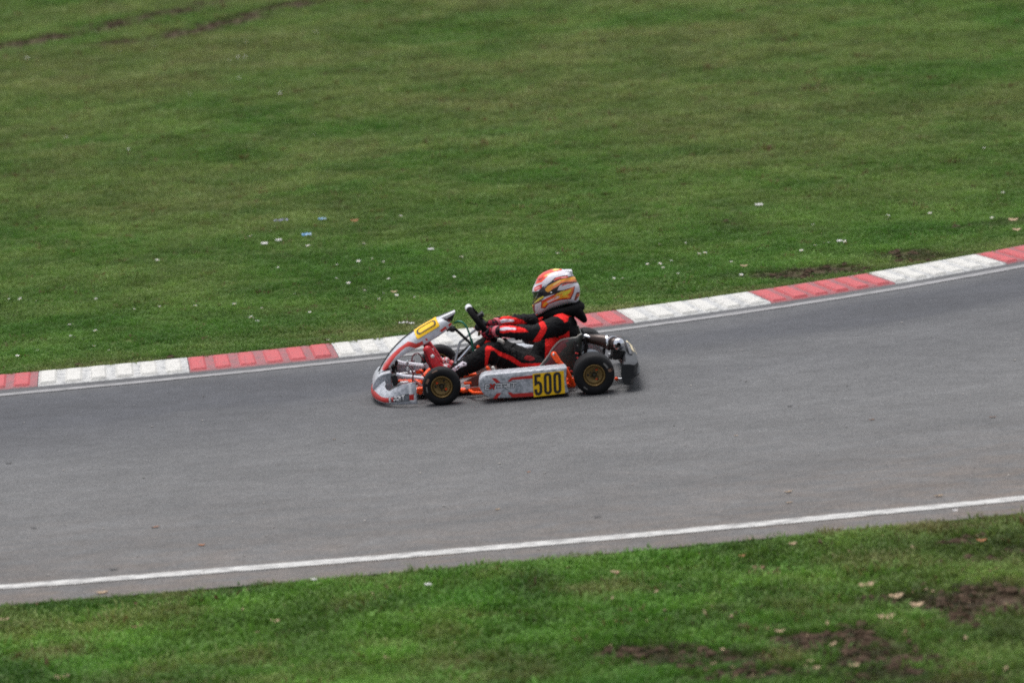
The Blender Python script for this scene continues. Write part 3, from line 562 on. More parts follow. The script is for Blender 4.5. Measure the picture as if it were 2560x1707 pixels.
for s, po in ((-1, pods[0]), (1, pods[1])):
    def flat(pts, dy, thick=.0015):
        Q = Kp(cC, pts, -.66); Q = Q if s < 0 else Q
        return [(x, z) for x, z in Q], (-.66-dy)*-s, (-.66-dy+thick+.002)*-s
    def slab(name, pts, dy, m_, parent):
        Q, a, b = flat(pts, dy); return MB().prism(Q, a, b).build(name, M[m_], parent, smooth=False)
    slab('red_stripe', [(418, 682), (466, 682), (522, 732), (470, 738)], .0010, 'red', po); slab('red_stripe', [(652, 676), (900, 648), (905, 684), (668, 702), (640, 722), (605, 722)], .0010, 'red', po)
    slab('red_stripe', [(480, 862), (534, 855), (480, 922), (436, 922)], .0010, 'red', po); slab('red_stripe', [(608, 850), (650, 850), (672, 866), (905, 850), (915, 895), (670, 908), (650, 902)], .0010, 'red', po)
    if s < 0:
        pin = Kp(cC, [(420, 629), (1230, 558)], -.60); MB().tube([(a, -.632, b) for a, b in pin], .0025, 6).build('pinstripe', M['red'], po)
    pl = slab('number_plate', [(900, 632), (1268, 596), (1272, 700), (1284, 858), (915, 905), (905, 760)], .0022, 'yellow', po)
    # digits
    def up2(X, Y, d=.0055): x, y, z = K(cC(X, Y), -.66); return (x if s < 0 else x, (-.66-d)*-s, z)
    def sh(u, v, ox): return (ox+u*72+v*6, 0)
    dig0 = [(.08, .12), (.08, .88), (.22, .97), (.5, 1.0), (.78, .97), (.92, .88), (.92, .12), (.78, .03), (.5, 0), (.22, .03), (.08, .12)]
    dig5 = [(.92, .97), (.10, .97), (.10, .56), (.30, .60), (.60, .61), (.85, .53), (.92, .40), (.92, .12), (.75, .03), (.5, .0), (.2, .03), (.06, .14), (.06, .27)]
    for k, dg_ in enumerate((dig5, dig0, dig0)):
        X0 = 928+k*112; Yb = 872-k*11; h_ = 222; tilt = -8
        f3 = lambda u, v: up2(X0+u*76+(1-v)*6-4, Yb-v*h_+u*tilt)
        # keep stroke width even by working in pixels
        ln = [(X0+u*70+(1-v)*8, Yb-v*h_+u*tilt) for u, v in dg_]
        strokes([ln], 31, up2).build('digit', M['ink'], pl, smooth=False, fixn=False)
    # lettering, drawn in pixel strokes
    LET = {'E': [[(1, 1), (0, 1), (0, 0), (1, 0)], [(0, .5), (.8, .5)]], 'X': [[(0, 1), (1, 0)], [(0, 0), (1, 1)]], 'P': [[(0, 0), (0, .55)], [(0, 1), (1, 1), (1, .42), (.2, .42)]], 'R': [[(0, 0), (0, .55)], [(0, 1), (1, 1), (1, .45), (.35, .45), (1, 0)]], 'I': [[(.5, 0), (.5, 1)]], 'T': [[(0, 1), (1, 1)], [(.5, 1), (.5, 0)]]}
    X = 347
    for chh in 'EXPRIT':
        wd = {'E': 40, 'X': 58, 'P': 66, 'R': 68, 'I': 14, 'T': 62}[chh]; yb = 812-(X-347)*.07; hh = 52 if chh != 'X' else 58
        lns = [[(X+u*wd+(v-.5)*6, yb-v*hh) for u, v in l] for l in LET[chh]]
        strokes(lns, 27 if chh == 'X' else 25, lambda a, b: up2(a, b, .0018)).build('letter_outline', M['greyplastic'], po, smooth=False, fixn=False); strokes(lns, 17 if chh == 'X' else 13, lambda a, b: up2(a, b, .0030)).build('letter', M['red'] if chh == 'X' else M['white'], po, smooth=False, fixn=False)
        X += wd+(10 if chh != 'I' else 14)
# ---- nose fairing: a shell wrapping round the front
def nose_pt(t, v, off=0.0):
    """t -1..1 from the near end round the front to the far end, v 0..1 bottom lip to top edge"""
    a = abs(t); s = 1 if t > 0 else -1; q = a*math.pi/2
    ex = .80; yb = .535*math.sin(q)**ex; xb = -.998+.285*(1-math.cos(q)**ex)
    if a > .86: xb += (a-.86)*.20
    th = np.interp(a, [0, .16, .30, .40, .50, .62, .75, .88, 1.0], [.165, .16, .15, .13, .110, .108, .130, .155, .172])
    bulge = np.interp(v, [0, .12, .3, .5, .75, 1], [.020, .004, 0, .008, .030, .062])*(1 if a < .45 else np.interp(a, [.45, .8, 1], [1, .5, .25])); bulge -= off
    if a < .4: bulge += .10*max(0, v-.45)**1.3*(1-a/.4*.6)
    nx, ny = -math.cos(q), s*math.sin(q)
    z = .022+(float(th)-.022)*v; return (xb-nx*bulge, s*yb-ny*bulge, z)
nt_, nv = 90, 26; mb = MB(); vs = [nose_pt(-1+2*i/nt_, j/nv) for i in range(nt_+1) for j in range(nv+1)]
mb.add(vs, [(i*(nv+1)+j, (i+1)*(nv+1)+j, (i+1)*(nv+1)+j+1, i*(nv+1)+j+1) for i in range(nt_) for j in range(nv)])
WH = (.66, .67, .72)
nose = mb.build('nose_fairing', M['bodyA'], kart, angle=60)
sub = nose.modifiers.new('Sub', 'SUBSURF'); sub.levels = 1; sub.render_levels = 1
REDP = (.50, .018, .012)
paint(nose, (.50, .51, .56, 1.0), [(cN, [(1060, 780), (1110, 1080), (1170, 1330), (1080, 1330), (1050, 1000), (1040, 850)], (.72, .72, .74), 0)])
so_ = nose.modifiers.new('Solid', 'SOLIDIFY'); so_.thickness = .004; so_.offset = -1
def nose_patch(name, t0, t1, v0, v1, m_, off=.0015, n=14, slant=0):
    mb = MB(); vs = [nose_pt(t0+(t1-t0)*i/n+slant*j/3, v0+(v1-v0)*j/3, off) for i in range(n+1) for j in range(4)]
    mb.add(vs, [(i*4+j, (i+1)*4+j, (i+1)*4+j+1, i*4+j+1) for i in range(n) for j in range(3)]); return mb.build(name, M[m_], nose)
nose_patch('red_band', -.66, .66, .16, .52, 'red', n=40)
nose_patch('red_band', -.982, -.945, .20, .46, 'red', n=3); nose_patch('red_band', .945, .982, .20, .46, 'red', n=3)
ncq = Kp(cN, [(190, 1000), (215, 900), (265, 800), (320, 725), (400, 675), (500, 640), (595, 618), (622, 640), (630, 780), (650, 960), (560, 1090), (300, 1090)], -.16)
MB().prism(ncq, -.22, .22).build('nose_cone', M['body'], nose, bevel=.022)
nose_patch('lettering_panel', -.945, -.665, .16, .52, 'greyprint'); nose_patch('lettering_panel', .665, .945, .16, .52, 'greyprint')
for s in (-1, 1):
    tt = .680
    for chh in 'EXPRIT':
        wd = {'E': .024, 'X': .034, 'P': .034, 'R': .034, 'I': .006, 'T': .032}[chh]
        f3 = (lambda u, v: nose_pt(-1*(1.66-u) if False else -(u), v, .0026)) if s < 0 else (lambda u, v: nose_pt(u, v, .0026))
        lns = [[(tt+(uu)*wd, .20+vv*.26) for uu, vv in l] for l in LET[chh]]
        mb = MB()
        for l in lns:
            for (a, b) in zip(l[:-1], l[1:]):
                A_, B_ = Vector(f3(*a)), Vector(f3(*b)); mb.tube([A_, B_], .0037, 6)
        mb.build('letter', M['red'] if chh == 'X' else M['white'], nose); tt += wd+.012
for s in (-1, 1):
    db = MB(); dq = Kp(cN, [(622, 735), (690, 690), (765, 705), (775, 830), (800, 900), (740, 965), (670, 965)], -.26); db.prism(dq, .26*s, .19*s); db.build('radiator_duct', M['black'], kart, bevel=.008)
    MB().box((-.765, .20*s, .118), (.06, .03, .028)).build('bumper_clamp', M['white'], kart, bevel=.006)
for s in (-1, 1):
    q = lambda X, Y: (K(cN(X, Y), -.40)[0], .40*s, K(cN(X, Y), -.40)[2])
    MB().tube([q(1085, 1062), q(1240, 1048)], .0115, 12).build('bumper_bar', M['whitetube'], kart); MB().cap(q(1255, 1046), .0165, q(1345, 1040), .0165, 14).build('frame_clamp', M['orange'], kart)
    MB().tube(smooth_path([q(1150, 1020), q(1120, 900), q(1135, 700), q(1200, 620), q(1290, 615), q(1350, 700), q(1400, 780)]), .0045, 8).build('brake_line', M['bootsole'], kart)
# small dark parts packed between the seat and the rear axle
for (a, b, y_, r_) in (((1405, 250), (1400, 520), -.30, .010), ((1440, 300), (1450, 470), -.05, .016), ((1520, 250), (1560, 380), .10, .010), ((1400, 560), (1460, 600), -.32, .012)):
    MB().tube([K(cC(*a), y_), K(cC(*b), y_)], r_, 10).build('support_tube', M['black'], kart)
MB().prism(Kp(cC, [(1395, 300), (1440, 290), (1450, 400), (1400, 420)], -.25), -.26, -.18).build('battery_box', M['black'], kart, bevel=.006)
for (a, y_) in (((1405, 440), -.30), ((1385, 600), -.38), ((1590, 358), .15)):
    p = K(cC(*a), y_); MB().cap(p, .007, (p[0]+.014, p[1], p[2]-.006), .007, 8).build('fitting', M['red'], kart)
MB().tube(smooth_path([K(cC(*p), y_) for p, y_ in [((1430, 330), -.2), ((1480, 420), -.18), ((1530, 520), -.1), ((1600, 480), 0), ((1700, 420), .0)]]), .006, 8).build('rubber_hose', M['black'], kart)
# white front bumper bars
for s in (-1, 1):
    a = [K(cN(745, 690), -.30), K(cN(900, 735), -.30), K(cN(1380, 790), -.30)]
    MB().tube([(p[0], p[1]*(-s), p[2]) for p in a], .0125, 12).build('bumper_bar', M['whitetube'], kart)
b0 = [K(cN(700, 463), .12), K(cN(910, 480), .12), K(cN(1385, 520), .12), ]
MB().tube(b0, .0095, 12).build('bumper_bar', M['whitetube'], kart); MB().tube([K(cN(1385, 525), .12), K(cN(1160, 585), .12)], .0095, 12).build('bumper_bar', M['whitetube'], kart); MB().tube([K(cN(1400, 455), .05), K(cN(1470, 560), .05)], .015, 12).build('bumper_end_cap', M['whitetube'], kart)
MB().tube([K(cN(670, 470), -.02), K(cN(700, 540), -.08), K(cN(745, 670), -.2)], .005, 8).tube([K(cN(750, 400), 0), K(cN(740, 470), .05)], .012, 8).build('panel_stay', M['black'], kart)
# ---- tall front number panel
RG = [(252, 1000), (290, 925), (335, 850), (400, 752), (480, 655), (570, 568), (690, 478), (780, 415), (850, 372), (930, 328), (1005, 288), (1060, 278)]
ED = [(262, 1012), (310, 985), (380, 925), (470, 845), (560, 778), (640, 728), (760, 672), (850, 632), (930, 590), (1020, 538), (1105, 478), (1215, 372)]
RGp = [K(cA(*p), 0) for p in RG]; EDp = [K(cA(*p), -.135) for p in ED]
def lerpL(L_, t):
    t = max(0, min(.99999, t))*(len(L_)-1); i = int(t); f = t-i; i1 = min(i+1, len(L_)-1); return Vector(L_[i])*(1-f)+Vector(L_[i1])*f
def panel_pt(s, ph, off=0.0):
    """s 0..1 up the panel, ph 0..pi across it from the near edge over the ridge to the far edge"""
    r_, e_ = lerpL(RGp, s), lerpL(EDp, s); b = math.sin(ph)**.62; c = math.cos(ph); wy = .135*(.80+.20*math.sin(min(1, s*1.3)*math.pi))
    n = Vector((0, -c*1.0, .9*math.sin(ph)))+Vector((-.8*math.sin(ph), 0, 0)); n.normalize()
    return Vector((e_.x+(r_.x-e_.x)*b, -wy*(abs(c)**.8)*(1 if c > 0 else -1), e_.z+(r_.z-e_.z)*b))+n*off
ns, nph = 220, 150; mb = MB(); vs = [panel_pt(i/ns, math.pi*j/nph) for i in range(ns+1) for j in range(nph+1)]
mb.add(vs, [(i*(nph+1)+j, (i+1)*(nph+1)+j, (i+1)*(nph+1)+j+1, i*(nph+1)+j+1) for i in range(ns) for j in range(nph)])
fp = mb.build('front_panel', M['bodyA'], kart, angle=70)
stripe = [(290, 970), (315, 900), (370, 825), (435, 752), (515, 682), (590, 628), (630, 598), (665, 602), (735, 622), (815, 586), (830, 628), (750, 682), (640, 662), (600, 672), (540, 720), (470, 790), (410, 870), (345, 968)]
paint(fp, (.55, .56, .61, .45), [(cA, stripe, REDP), (cA, [(1040, 448), (1118, 395), (1138, 422), (1066, 472)], REDP), (cA, [(1150, 375), (1195, 338), (1230, 350), (1168, 402)], REDP), (cA, [(850, 555), (875, 550), (885, 580), (860, 585)], REDP)])
so_ = fp.modifiers.new('Solid', 'SOLIDIFY'); so_.thickness = .004; so_.offset = 1
# black edge trim along the far side and screen lip at the top
MB().tube([panel_pt(i/30*.86, math.pi*.515, .004) for i in range(31)], .0085, 8).build('edge_trim', M['black'], fp)
MB().tube([panel_pt(0, math.pi*j/20, .002) for j in range(21)], .006, 8).build('edge_trim', M['black'], fp)
lipA = Kp(cA, [(1035, 283), (1100, 250), (1235, 193), (1250, 205), (1240, 225), (1135, 290), (1080, 283)], -.03); MB().prism(Kp(cA, [(1035, 290), (1100, 262), (1240, 198), (1246, 212), (1236, 228), (1135, 292), (1080, 300)], -.03), -.045, .04).build('panel_lip', M['white'], fp, bevel=.002)
MB().prism(Kp(cA, [(1020, 275), (1110, 232), (1235, 187), (1245, 193), (1100, 262), (1040, 290)], .06), .045, .10).build('lip_trim', M['black'], fp, bevel=.002)
MB().prism(Kp(cA, [(1135, 288), (1238, 228), (1205, 312), (1195, 320)], .02), -.005, .09).build('lip_bracket', M['black'], fp, bevel=.002)
def ppatch(name, s0, s1, a0, a1, off, m_, th=.005, n=16, rc=.18):
    mb = MB(); top = []; bot = []
    for i in range(n+1):
        for j in range(n+1):
            u, v = i/n, j/n
            # rounded corners
            cu, cv = (u-.5)*2, (v-.5)*2; k = max(abs(cu), abs(cv)); l4 = (abs(cu)**22+abs(cv)**22)**(1/22) or 1; f = k/l4 if l4 else 1; u2, v2 = .5+cu*f/2, .5+cv*f/2
            top.append(panel_pt(s0+(s1-s0)*u2, a0+(a1-a0)*v2, off)); bot.append(panel_pt(s0+(s1-s0)*u2, a0+(a1-a0)*v2, off-th))
    N_ = (n+1)**2; I = lambda i, j: i*(n+1)+j; fs = [(I(i, j), I(i+1, j), I(i+1, j+1), I(i, j+1)) for i in range(n) for j in range(n)]
    for k in range(n): fs += [(I(k, 0), N_+I(k, 0), N_+I(k+1, 0), I(k+1, 0)), (I(k, n), I(k+1, n), N_+I(k+1, n), N_+I(k, n)), (I(0, k), I(0, k+1), N_+I(0, k+1), N_+I(0, k)), (I(n, k), N_+I(n, k), N_+I(n, k+1), I(n, k+1))]
    return mb.add(top+bot, fs).build(name, M[m_], fp, angle=50)
pa = .36; plate = ppatch('number_plate', .575, .905, pa, math.pi-pa, .010, 'yellow', .008)
def pl_stroke(lines, w_, name):
    mb = MB()
    for ln in lines:
        # refine so that the stroke follows the curved plate
        Q = []
        for (a, b) in zip(ln[:-1], ln[1:]):
            for k in range(6): Q.append((a[0]+(b[0]-a[0])*k/6, a[1]+(b[1]-a[1])*k/6))
        Q.append(ln[-1]); strokes([Q], w_, lambda u, v: panel_pt(.595+u*.29, v, .0135), mb)
    return mb.build(name, M['ink'], plate, smooth=False, fixn=False)
def pdig(shape, a0, a1, name='digit'):
    lns = [(v*.92+.04, a1-(a1-a0)*(1-u)) for u, v in shape]; return pl_stroke([lns], .078, name)
pdig(dig0, .56, 1.22); pdig(dig0, 1.86, 2.24); pdig([(1-u, v) for u, v in dig5], 2.42, 2.76)
# ---- steering: column, wheel, stays, green hose
c_t = K(cE(90, 75), 0); c_b = K(cE(560, 640), 0); cw = (Vector(c_t)+Vector(c_b))/2; dirw = (Vector(c_t)-Vector(c_b)); Rw = .150; dirw.normalize()
cw = Vector(c_t)-dirw*Rw; ax = Vector((-dirw.z, 0, dirw.x)); ax = -ax if ax.x > 0 else ax
def wheel_pt(a, k=1.0, o=0.0): return cw+dirw*(Rw*k*math.cos(a))+Vector((0, 1, 0))*(Rw*k*math.sin(a))+ax*o
sw = MB(); rs = []
for i in range(60):
    a = 2*math.pi*i/60; q = []
    for j in range(12):
        b = 2*math.pi*j/12; q.append(wheel_pt(a, 1+.125*math.cos(b), .021*math.sin(b)))
    rs.append(q)
rs.append(rs[0]); sw.rings(rs, cap=False); swo = sw.build('steering_wheel', M['foam'], kart)
wt = MB(); rs = []
for i in range(15):
    a = -.36+.72*i/14; rs.append([wheel_pt(a, 1.015+.145*math.cos(2*math.pi*j/12), .0245*math.sin(2*math.pi*j/12)) for j in range(12)])
wt.rings(rs); wt.build('white_grip_top', M['white'], swo)
sp = MB()
for a in (1.35, -1.35, math.pi): sp.tube([wheel_pt(a, .93), wheel_pt(a, .15, .015)], .009, 8)
sp.lathe((0, 0, 0), [], 8) if False else None
sp.cap(cw+ax*.03, .03, cw-ax*.0, .03, 16); sp.build('spokes', M['black'], swo)
MB().box(tuple(cw+dirw*.055-ax*.02), (.03, .10, .07), (0, math.atan2(ax.x, ax.z)*1.0, 0)).build('display', M['black'], swo, bevel=.005)
MB().tube([cw+ax*.02, cw+ax*.20, Vector(K(cA(1230, 905), -.05))], .009, 10).build('steering_column', M['steel'], kart)
MB().tube([K(cA(1445, 655), -.06), K(cA(1340, 780), -.08), K(cA(1228, 912), -.10)], .0095, 12).build('column_support', M['chrome'], kart)
MB().tube([K(cA(1215, 405), -.02), K(cA(1330, 510), -.03), K(cA(1450, 625), -.04)], .010, 10).build('panel_strut', M['engine'], kart)
MB().prism(Kp(cA, [(1130, 455), (1200, 400), (1235, 400), (1240, 450), (1200, 460), (1165, 440)], 0), -.06, .06).build('panel_bracket', M['black'], kart, bevel=.004)
MB().tube([K(cA(1450, 640), .06), K(cA(1330, 740), .10), K(cA(1220, 830), .14)], .012, 10).build('column_support', M['black'], kart)
MB().tube(smooth_path([K(cA(*p), y_) for p, y_ in [((1238, 352), -.03), ((1280, 330), -.05), ((1340, 345), -.07), ((1395, 410), -.08), ((1430, 500), -.08), ((1455, 590), -.08), ((1480, 720), -.07)]]), .0065, 10).build('brake_hose', M['green'], kart)
MB().tube([K(cA(1455, 560), -.08), K(cA(1485, 700), -.07)], .013, 12, flat=(1, .6)).build('hose_sleeve', M['green'], kart)
MB().ell(K(cA(1545, 670), -.10), (.013, .02, .016), 12).build('red_knob', M['orange'], kart); MB().cap(K(cA(1555, 505), -.02), .010, K(cA(1560, 480), -.02), .010, 10).build('brass_fitting', M['gold'], kart)
# ---- tank between the knees, pedals, maroon guard
tk = MB(); tk.box((K(cE(300, 700), 0)[0]+.07, .03, .19), (.22, .16, .16)); tk.build('fuel_tank', M['tank'], kart, bevel=.02)
for q in [(735, 755)]: p = K(cE(*q), -.14); MB().cap(p, .018, (p[0]+.015, p[1], p[2]-.012), .018, 12).build('tank_cap', M['tank'], kart)
MB().prism(Kp(cC, [(90, 730), (340, 590), (430, 605), (400, 640), (280, 700), (262, 780), (140, 790)], -.34), -.345, -.33).build('floor_guard', M['maroon'], kart)
MB().cap(K(cC(370, 560), -.36), .012, K(cC(400, 615), -.36), .012, 10).build('side_bar_end', M['orange'], kart); MB().cap(K(cC(435, 560), -.37), .012, K(cC(460, 610), -.37), .012, 10).build('white_pad', M['tank'], kart)
for s in (-1, 1):
    pd = MB(); pd.tube([(-.62, .16*s, .06), (-.70, .16*s, .13), (-.735, .16*s, .21)], .007); pd.tube([(-.735, .11*s, .21), (-.735, .20*s, .21)], .008); pd.build('pedal', M['steel'], kart)
# ---- seat
rimc = [(905, 600), (985, 545), (1040, 480), (1090, 415), (1130, 345), (1180, 283), (1230, 240), (1290, 222), (1360, 212), (1420, 203), (1448, 178), (1475, 168)]
RC = smooth_path([K(cC(*p), -.205) for p in rimc], 4)
bot = [K(cC(*p), -.16) for p in [(905, 640), (1000, 700), (1100, 720), (1200, 720), (1290, 700), (1370, 640), (1420, 560), (1450, 470), (1470, 380), (1478, 280), (1480, 200), (1480, 180)]]; BC = smooth_path(bot, 4)
mb = MB(); nL = len(RC); rows = []
for i in range(nL):
    a, b = RC[i], BC[min(i, len(BC)-1)]; row = []
    for k in range(9): t = k/8; p = a*(1-t)+b*t; row.append((p.x, -.205-.012*math.sin(t*math.pi)+.045*t*t, p.z))
    for k in range(1, 9): t = k/8; row.append((b.x, -.16+.32*t, b.z))
    for k in range(1, 9): t = 1-k/8; p = a*(1-t)+b*t; row.append((p.x, .205+.012*math.sin(t*math.pi)-.045*t*t, p.z))
    rows.append(row)
mb.rings(rows, closed=False, cap=False); seat = mb.build('seat', [M['seat'], M['seatreflect']], kart, angle=70)
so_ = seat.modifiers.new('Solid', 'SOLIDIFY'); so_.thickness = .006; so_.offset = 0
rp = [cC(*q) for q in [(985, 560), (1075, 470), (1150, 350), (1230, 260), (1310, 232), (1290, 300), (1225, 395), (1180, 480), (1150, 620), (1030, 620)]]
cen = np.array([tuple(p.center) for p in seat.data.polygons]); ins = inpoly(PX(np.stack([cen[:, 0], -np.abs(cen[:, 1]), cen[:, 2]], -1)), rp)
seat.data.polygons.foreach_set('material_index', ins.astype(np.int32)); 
for s in (-1, 1): MB().tube([(p.x, -p.y*s if s > 0 else p.y, p.z) for p in RC], .0062, 8).build('seat_rim', M['rim'], seat)
MB().tube([(.46, -.16, .10), (.50, -.18, .27), (.485, -.20, .33)], .012).build('seat_support', M['black'], kart); MB().tube([(.50, .16, .10), (.52, .18, .27), (.485, .20, .33)], .012).build('seat_support', M['black'], kart)

# ------------------------------------------------------------------ the driver: one continuous body in a racing suit
drv = empty('person', (0, 0, 0), YAW); tag(drv, 'person in black and red racing suit and patterned helmet seated in the kart, steering', 'person')
body = MB(); REG = []
def limb(tag_, a, ra, b, rb, fl=(1, 1)): body.cap(a, ra, b, rb, 20, 6, fl=fl); REG.append((tag_, a, b, max(ra, rb)))
def both(tag_, a, ra, b, rb, sym=True, fl=(1, 1)):
    limb(tag_, a, ra, b, rb, fl)
    m_ = lambda p: (p[0], -p[1], p[2]); limb(tag_, m_(a), ra, m_(b), rb, fl)
pel = K((1350, 922), 0); chest = K(cB(745, 960), 0); neck = K(cB(720, 800), 0); sh = K(cB(745, 885), -.165); elb = K(cE(1480, 600), -.285); wr = K(cE(740, 560), -.215)
hip = (pel[0]-.01, -.085, pel[2]); knee = K(cE(545, 985), -.185); ank = K(cC(-20, 615), -.135)
# torso
def slab3(c, rx_, ry_, rz2): body.ell(c, (rx_, ry_, rz2), 24)
slab3(pel, .135, .165, .11); slab3(((pel[0]+chest[0])/2+.01, 0, (pel[2]+chest[2])/2), .118, .155, .16); slab3((chest[0]+.01, 0, chest[2]), .110, .175, .125); slab3((chest[0]+.012, 0, chest[2]+.085), .090, .175, .075)
limb('torso', pel, .12, chest, .115); limb('torso', chest, .11, neck, .065)
both('torso', (chest[0]+.012, -.08, chest[2]+.07), .075, (sh[0], sh[1], sh[2]), .068)
both('arm', sh, .070, elb, .056); both('arm', elb, .056, wr, .037)
body.ell((elb[0], elb[1], elb[2]-.005), (.062, .055, .055), 16); body.ell((elb[0], -elb[1], elb[2]-.005), (.062, .055, .055), 16)
both('leg', hip, .098, knee, .066)
midk = tuple((Vector(knee)*.55+Vector(ank)*.45)); both('leg', knee, .068, (midk[0], midk[1], midk[2]-.008), .066); both('leg', (midk[0], midk[1], midk[2]-.008), .066, ank, .048)
body.ell((knee[0]+.01, knee[1], knee[2]), (.074, .072, .066), 16); body.ell((knee[0]+.01, -knee[1], knee[2]), (.074, .072, .066), 16)
# neck and head under the helmet
hc = K(cH(940, 760), 0); limb('torso', neck, .058, (hc[0], 0, hc[2]-.03), .055); body.ell((hc[0]+.005, 0, hc[2]), (.095, .077, .105), 20)
# folds of cloth at elbows, knees and waist
def folds(a, b, t0, t1, r0, n, th):
    for s in (1, -1):
        A_, B_ = Vector((a[0], a[1]*s, a[2])), Vector((b[0], b[1]*s, b[2])); d_ = (B_-A_).normalized(); u = Vector((0, 0, 1)); u = (u-d_*u.dot(d_)).normalized(); v = d_.cross(u)
        for k in range(n):
            t = t0+(t1-t0)*k/(n-1); c = A_+(B_-A_)*t; rs = []; tw = random.uniform(-.25, .25)
            P = [c+(u*math.cos(q)+v*math.sin(q))*r0+d_*(tw*r0*math.cos(q+k)) for q in [2*math.pi*j/20 for j in range(21)]]
            body.tube(P, th, 6)
folds(sh, elb, .55, .95, .054, 5, .0085); folds(elb, wr, .05, .50, .050, 6, .0075); folds(elb, wr, .6, .95, .037, 4, .006); folds(knee, ank, .25, .9, .058, 6, .007); folds(hip, knee, .1, .9, .080, 6, .008)
B = voxel(body, 'racing_suit', .0038, M['suitA'], drv, 9); B.name = 'body'
V = verts_of(B.data); Nn = normals_of(B.data)
best = np.full(len(V), 1e9); reg = np.zeros(len(V), int); names = {'torso': 0, 'arm': 1, 'leg': 2}
for tg, a, b, r_ in REG:
    a, b = np.array(a), np.array(b); ab = b-a; t = np.clip(((V-a) @ ab)/(ab @ ab), 0, 1); dd = np.linalg.norm(V-a-t[:, None]*ab, axis=1)-r_
    k = dd < best; best[k] = dd[k]; reg[k] = names[tg]
wob = (fbm(V[:, 0]*26+V[:, 1]*11, V[:, 2]*26+V[:, 1]*17, 81, 3)-.5)*.010+(fbm(V[:, 0]*60, V[:, 2]*60+V[:, 1]*50, 83, 2)-.5)*.003
V2 = V+Nn*wob[:, None]; B.data.vertices.foreach_set('co', V2.astype(np.float32).ravel()); B.data.update()
RED = (.80, .020, .018); DRED = (.22, .012, .015); WHT = (.64, .59, .65); BLK = (.0045, .0045, .0055)
T_, A2, L2 = [0], [1], [2]
paint(B, BLK+(0,), [
    (cB, [(600, 785), (680, 742), (700, 700), (900, 700), (920, 765), (845, 800), (835, 850), (795, 872), (765, 835), (700, 790), (640, 785)], RED, 0, [0, 1]),
    (cB, [(540, 1085), (680, 1060), (780, 1030), (850, 975), (860, 1080), (840, 1200), (700, 1300), (500, 1450), (535, 1330)], RED, 0, T_),
    (cE, [(1540, 395), (1600, 345), (1660, 370), (1715, 490), (1680, 600), (1600, 720), (1560, 800), (1410, 830), (1440, 740), (1530, 610), (1590, 500)], RED, 0, A2),
    (cE, [(740, 455), (900, 430), (1150, 470), (1250, 500), (1340, 580), (1100, 590), (950, 580), (820, 605), (740, 590)], RED, 0, A2), (cE, [(745, 490), (850, 470), (1060, 490), (1085, 515), (1060, 533), (900, 530), (830, 545), (745, 548)], WHT, 0, A2),
    (cE, [(980, 755), (1100, 770), (1320, 830), (1310, 900), (1200, 890), (1000, 800)], RED, 0, A2),
    (cE, [(440, 900), (470, 860), (540, 860), (610, 905), (720, 970), (1010, 1090), (1190, 1220), (1400, 1225), (1600, 1215), (1540, 1300), (1380, 1310), (1200, 1310), (1100, 1260), (940, 1160), (720, 1060), (620, 960), (550, 960), (520, 1080), (470, 1330), (430, 1300)], RED, 0, L2),
    (cE, [(1240, 1100), (1290, 1060), (1380, 1065), (1460, 1110), (1450, 1160), (1350, 1170), (1240, 1140)], DRED, 0, L2),
    (cA, [(1195, 955), (1230, 930), (1340, 850), (1395, 875), (1395, 905), (1320, 930), (1240, 985)], WHT, 0, L2), (cA, [(1250, 945), (1300, 905), (1310, 918), (1262, 955)], BLK, 0, L2), (cA, [(1335, 880), (1370, 875), (1372, 890), (1340, 897)], BLK, 0, L2),
    (cA, [(1600, 860), (1630, 840), (1640, 1000), (1610, 1010)], BLK, 0, L2)], reg)
# ---- gloves with five fingers closed round the rim
def glove(s):
    g = MB(); a0 = 1.95 if s < 0 else -1.95      # where on the ring
    aR = -s*0; ang = (math.radians(112))*(-1 if s < 0 else 1)
    hw = wheel_pt(ang); tang = (wheel_pt(ang+.05)-wheel_pt(ang-.05)).normalized(); wv = Vector((wr[0], wr[1]*(-s), wr[2])); 
    out = (wheel_pt(ang, 1.2)-wheel_pt(ang)).normalized()
    back = -ax
    palm = hw+back*.030+out*.012
    g.cap(wv, .036, wv+(palm-wv)*.45, .033, 16); g.cap(wv+(palm-wv)*.4, .030, palm, .031, 16); g.ell(tuple(palm), (.036, .032, .040), 16)
    for k, (ln, rr_) in enumerate(((.95, .0095), (1.05, .0100), (1.0, .0098), (.82, .0088))):
        o_ = (k-1.5)*.0195; r0 = hw+tang*o_*(-1 if s < 0 else 1)
        base = r0+back*.030+out*.020; k1 = r0+out*.034*ln+ax*.002; k2 = r0+ax*.032*ln+out*.012; k3 = r0+ax*.022+(-out)*.022*ln
        g.cap(base, rr_*1.15, k1, rr_*1.1, 10); g.cap(k1, rr_*1.1, k2, rr_, 10); g.cap(k2, rr_, k3, rr_*.85, 10)
    t0 = palm-out*.020; t1 = hw+back*.020-out*.030+tang*(.02 if s < 0 else -.02); t2 = hw+ax*.008-out*.034+tang*(.034 if s < 0 else -.034)
    g.cap(t0, .0135, t1, .0120, 10); g.cap(t1, .0120, t2, .0100, 10)
    go = voxel(g, 'glove', .0032, M['gloveA'], drv, 3)
    c = wv+(palm-wv)*.30; st_ = MB(); d_ = (palm-wv).normalized(); u = (Vector((0, 0, 1))-d_*d_.z).normalized(); v = d_.cross(u)
    st_.rings([[c+d_*e+(u*math.cos(q)+v*math.sin(q))*(.0385-.002*abs(e)/.02) for q in [2*math.pi*j/24 for j in range(24)]] for e in (-.018, -.009, 0, .009, .018)], cap=False); st_.build('glove_strap', M['glovestrap'], go)
glove(-1); glove(1)
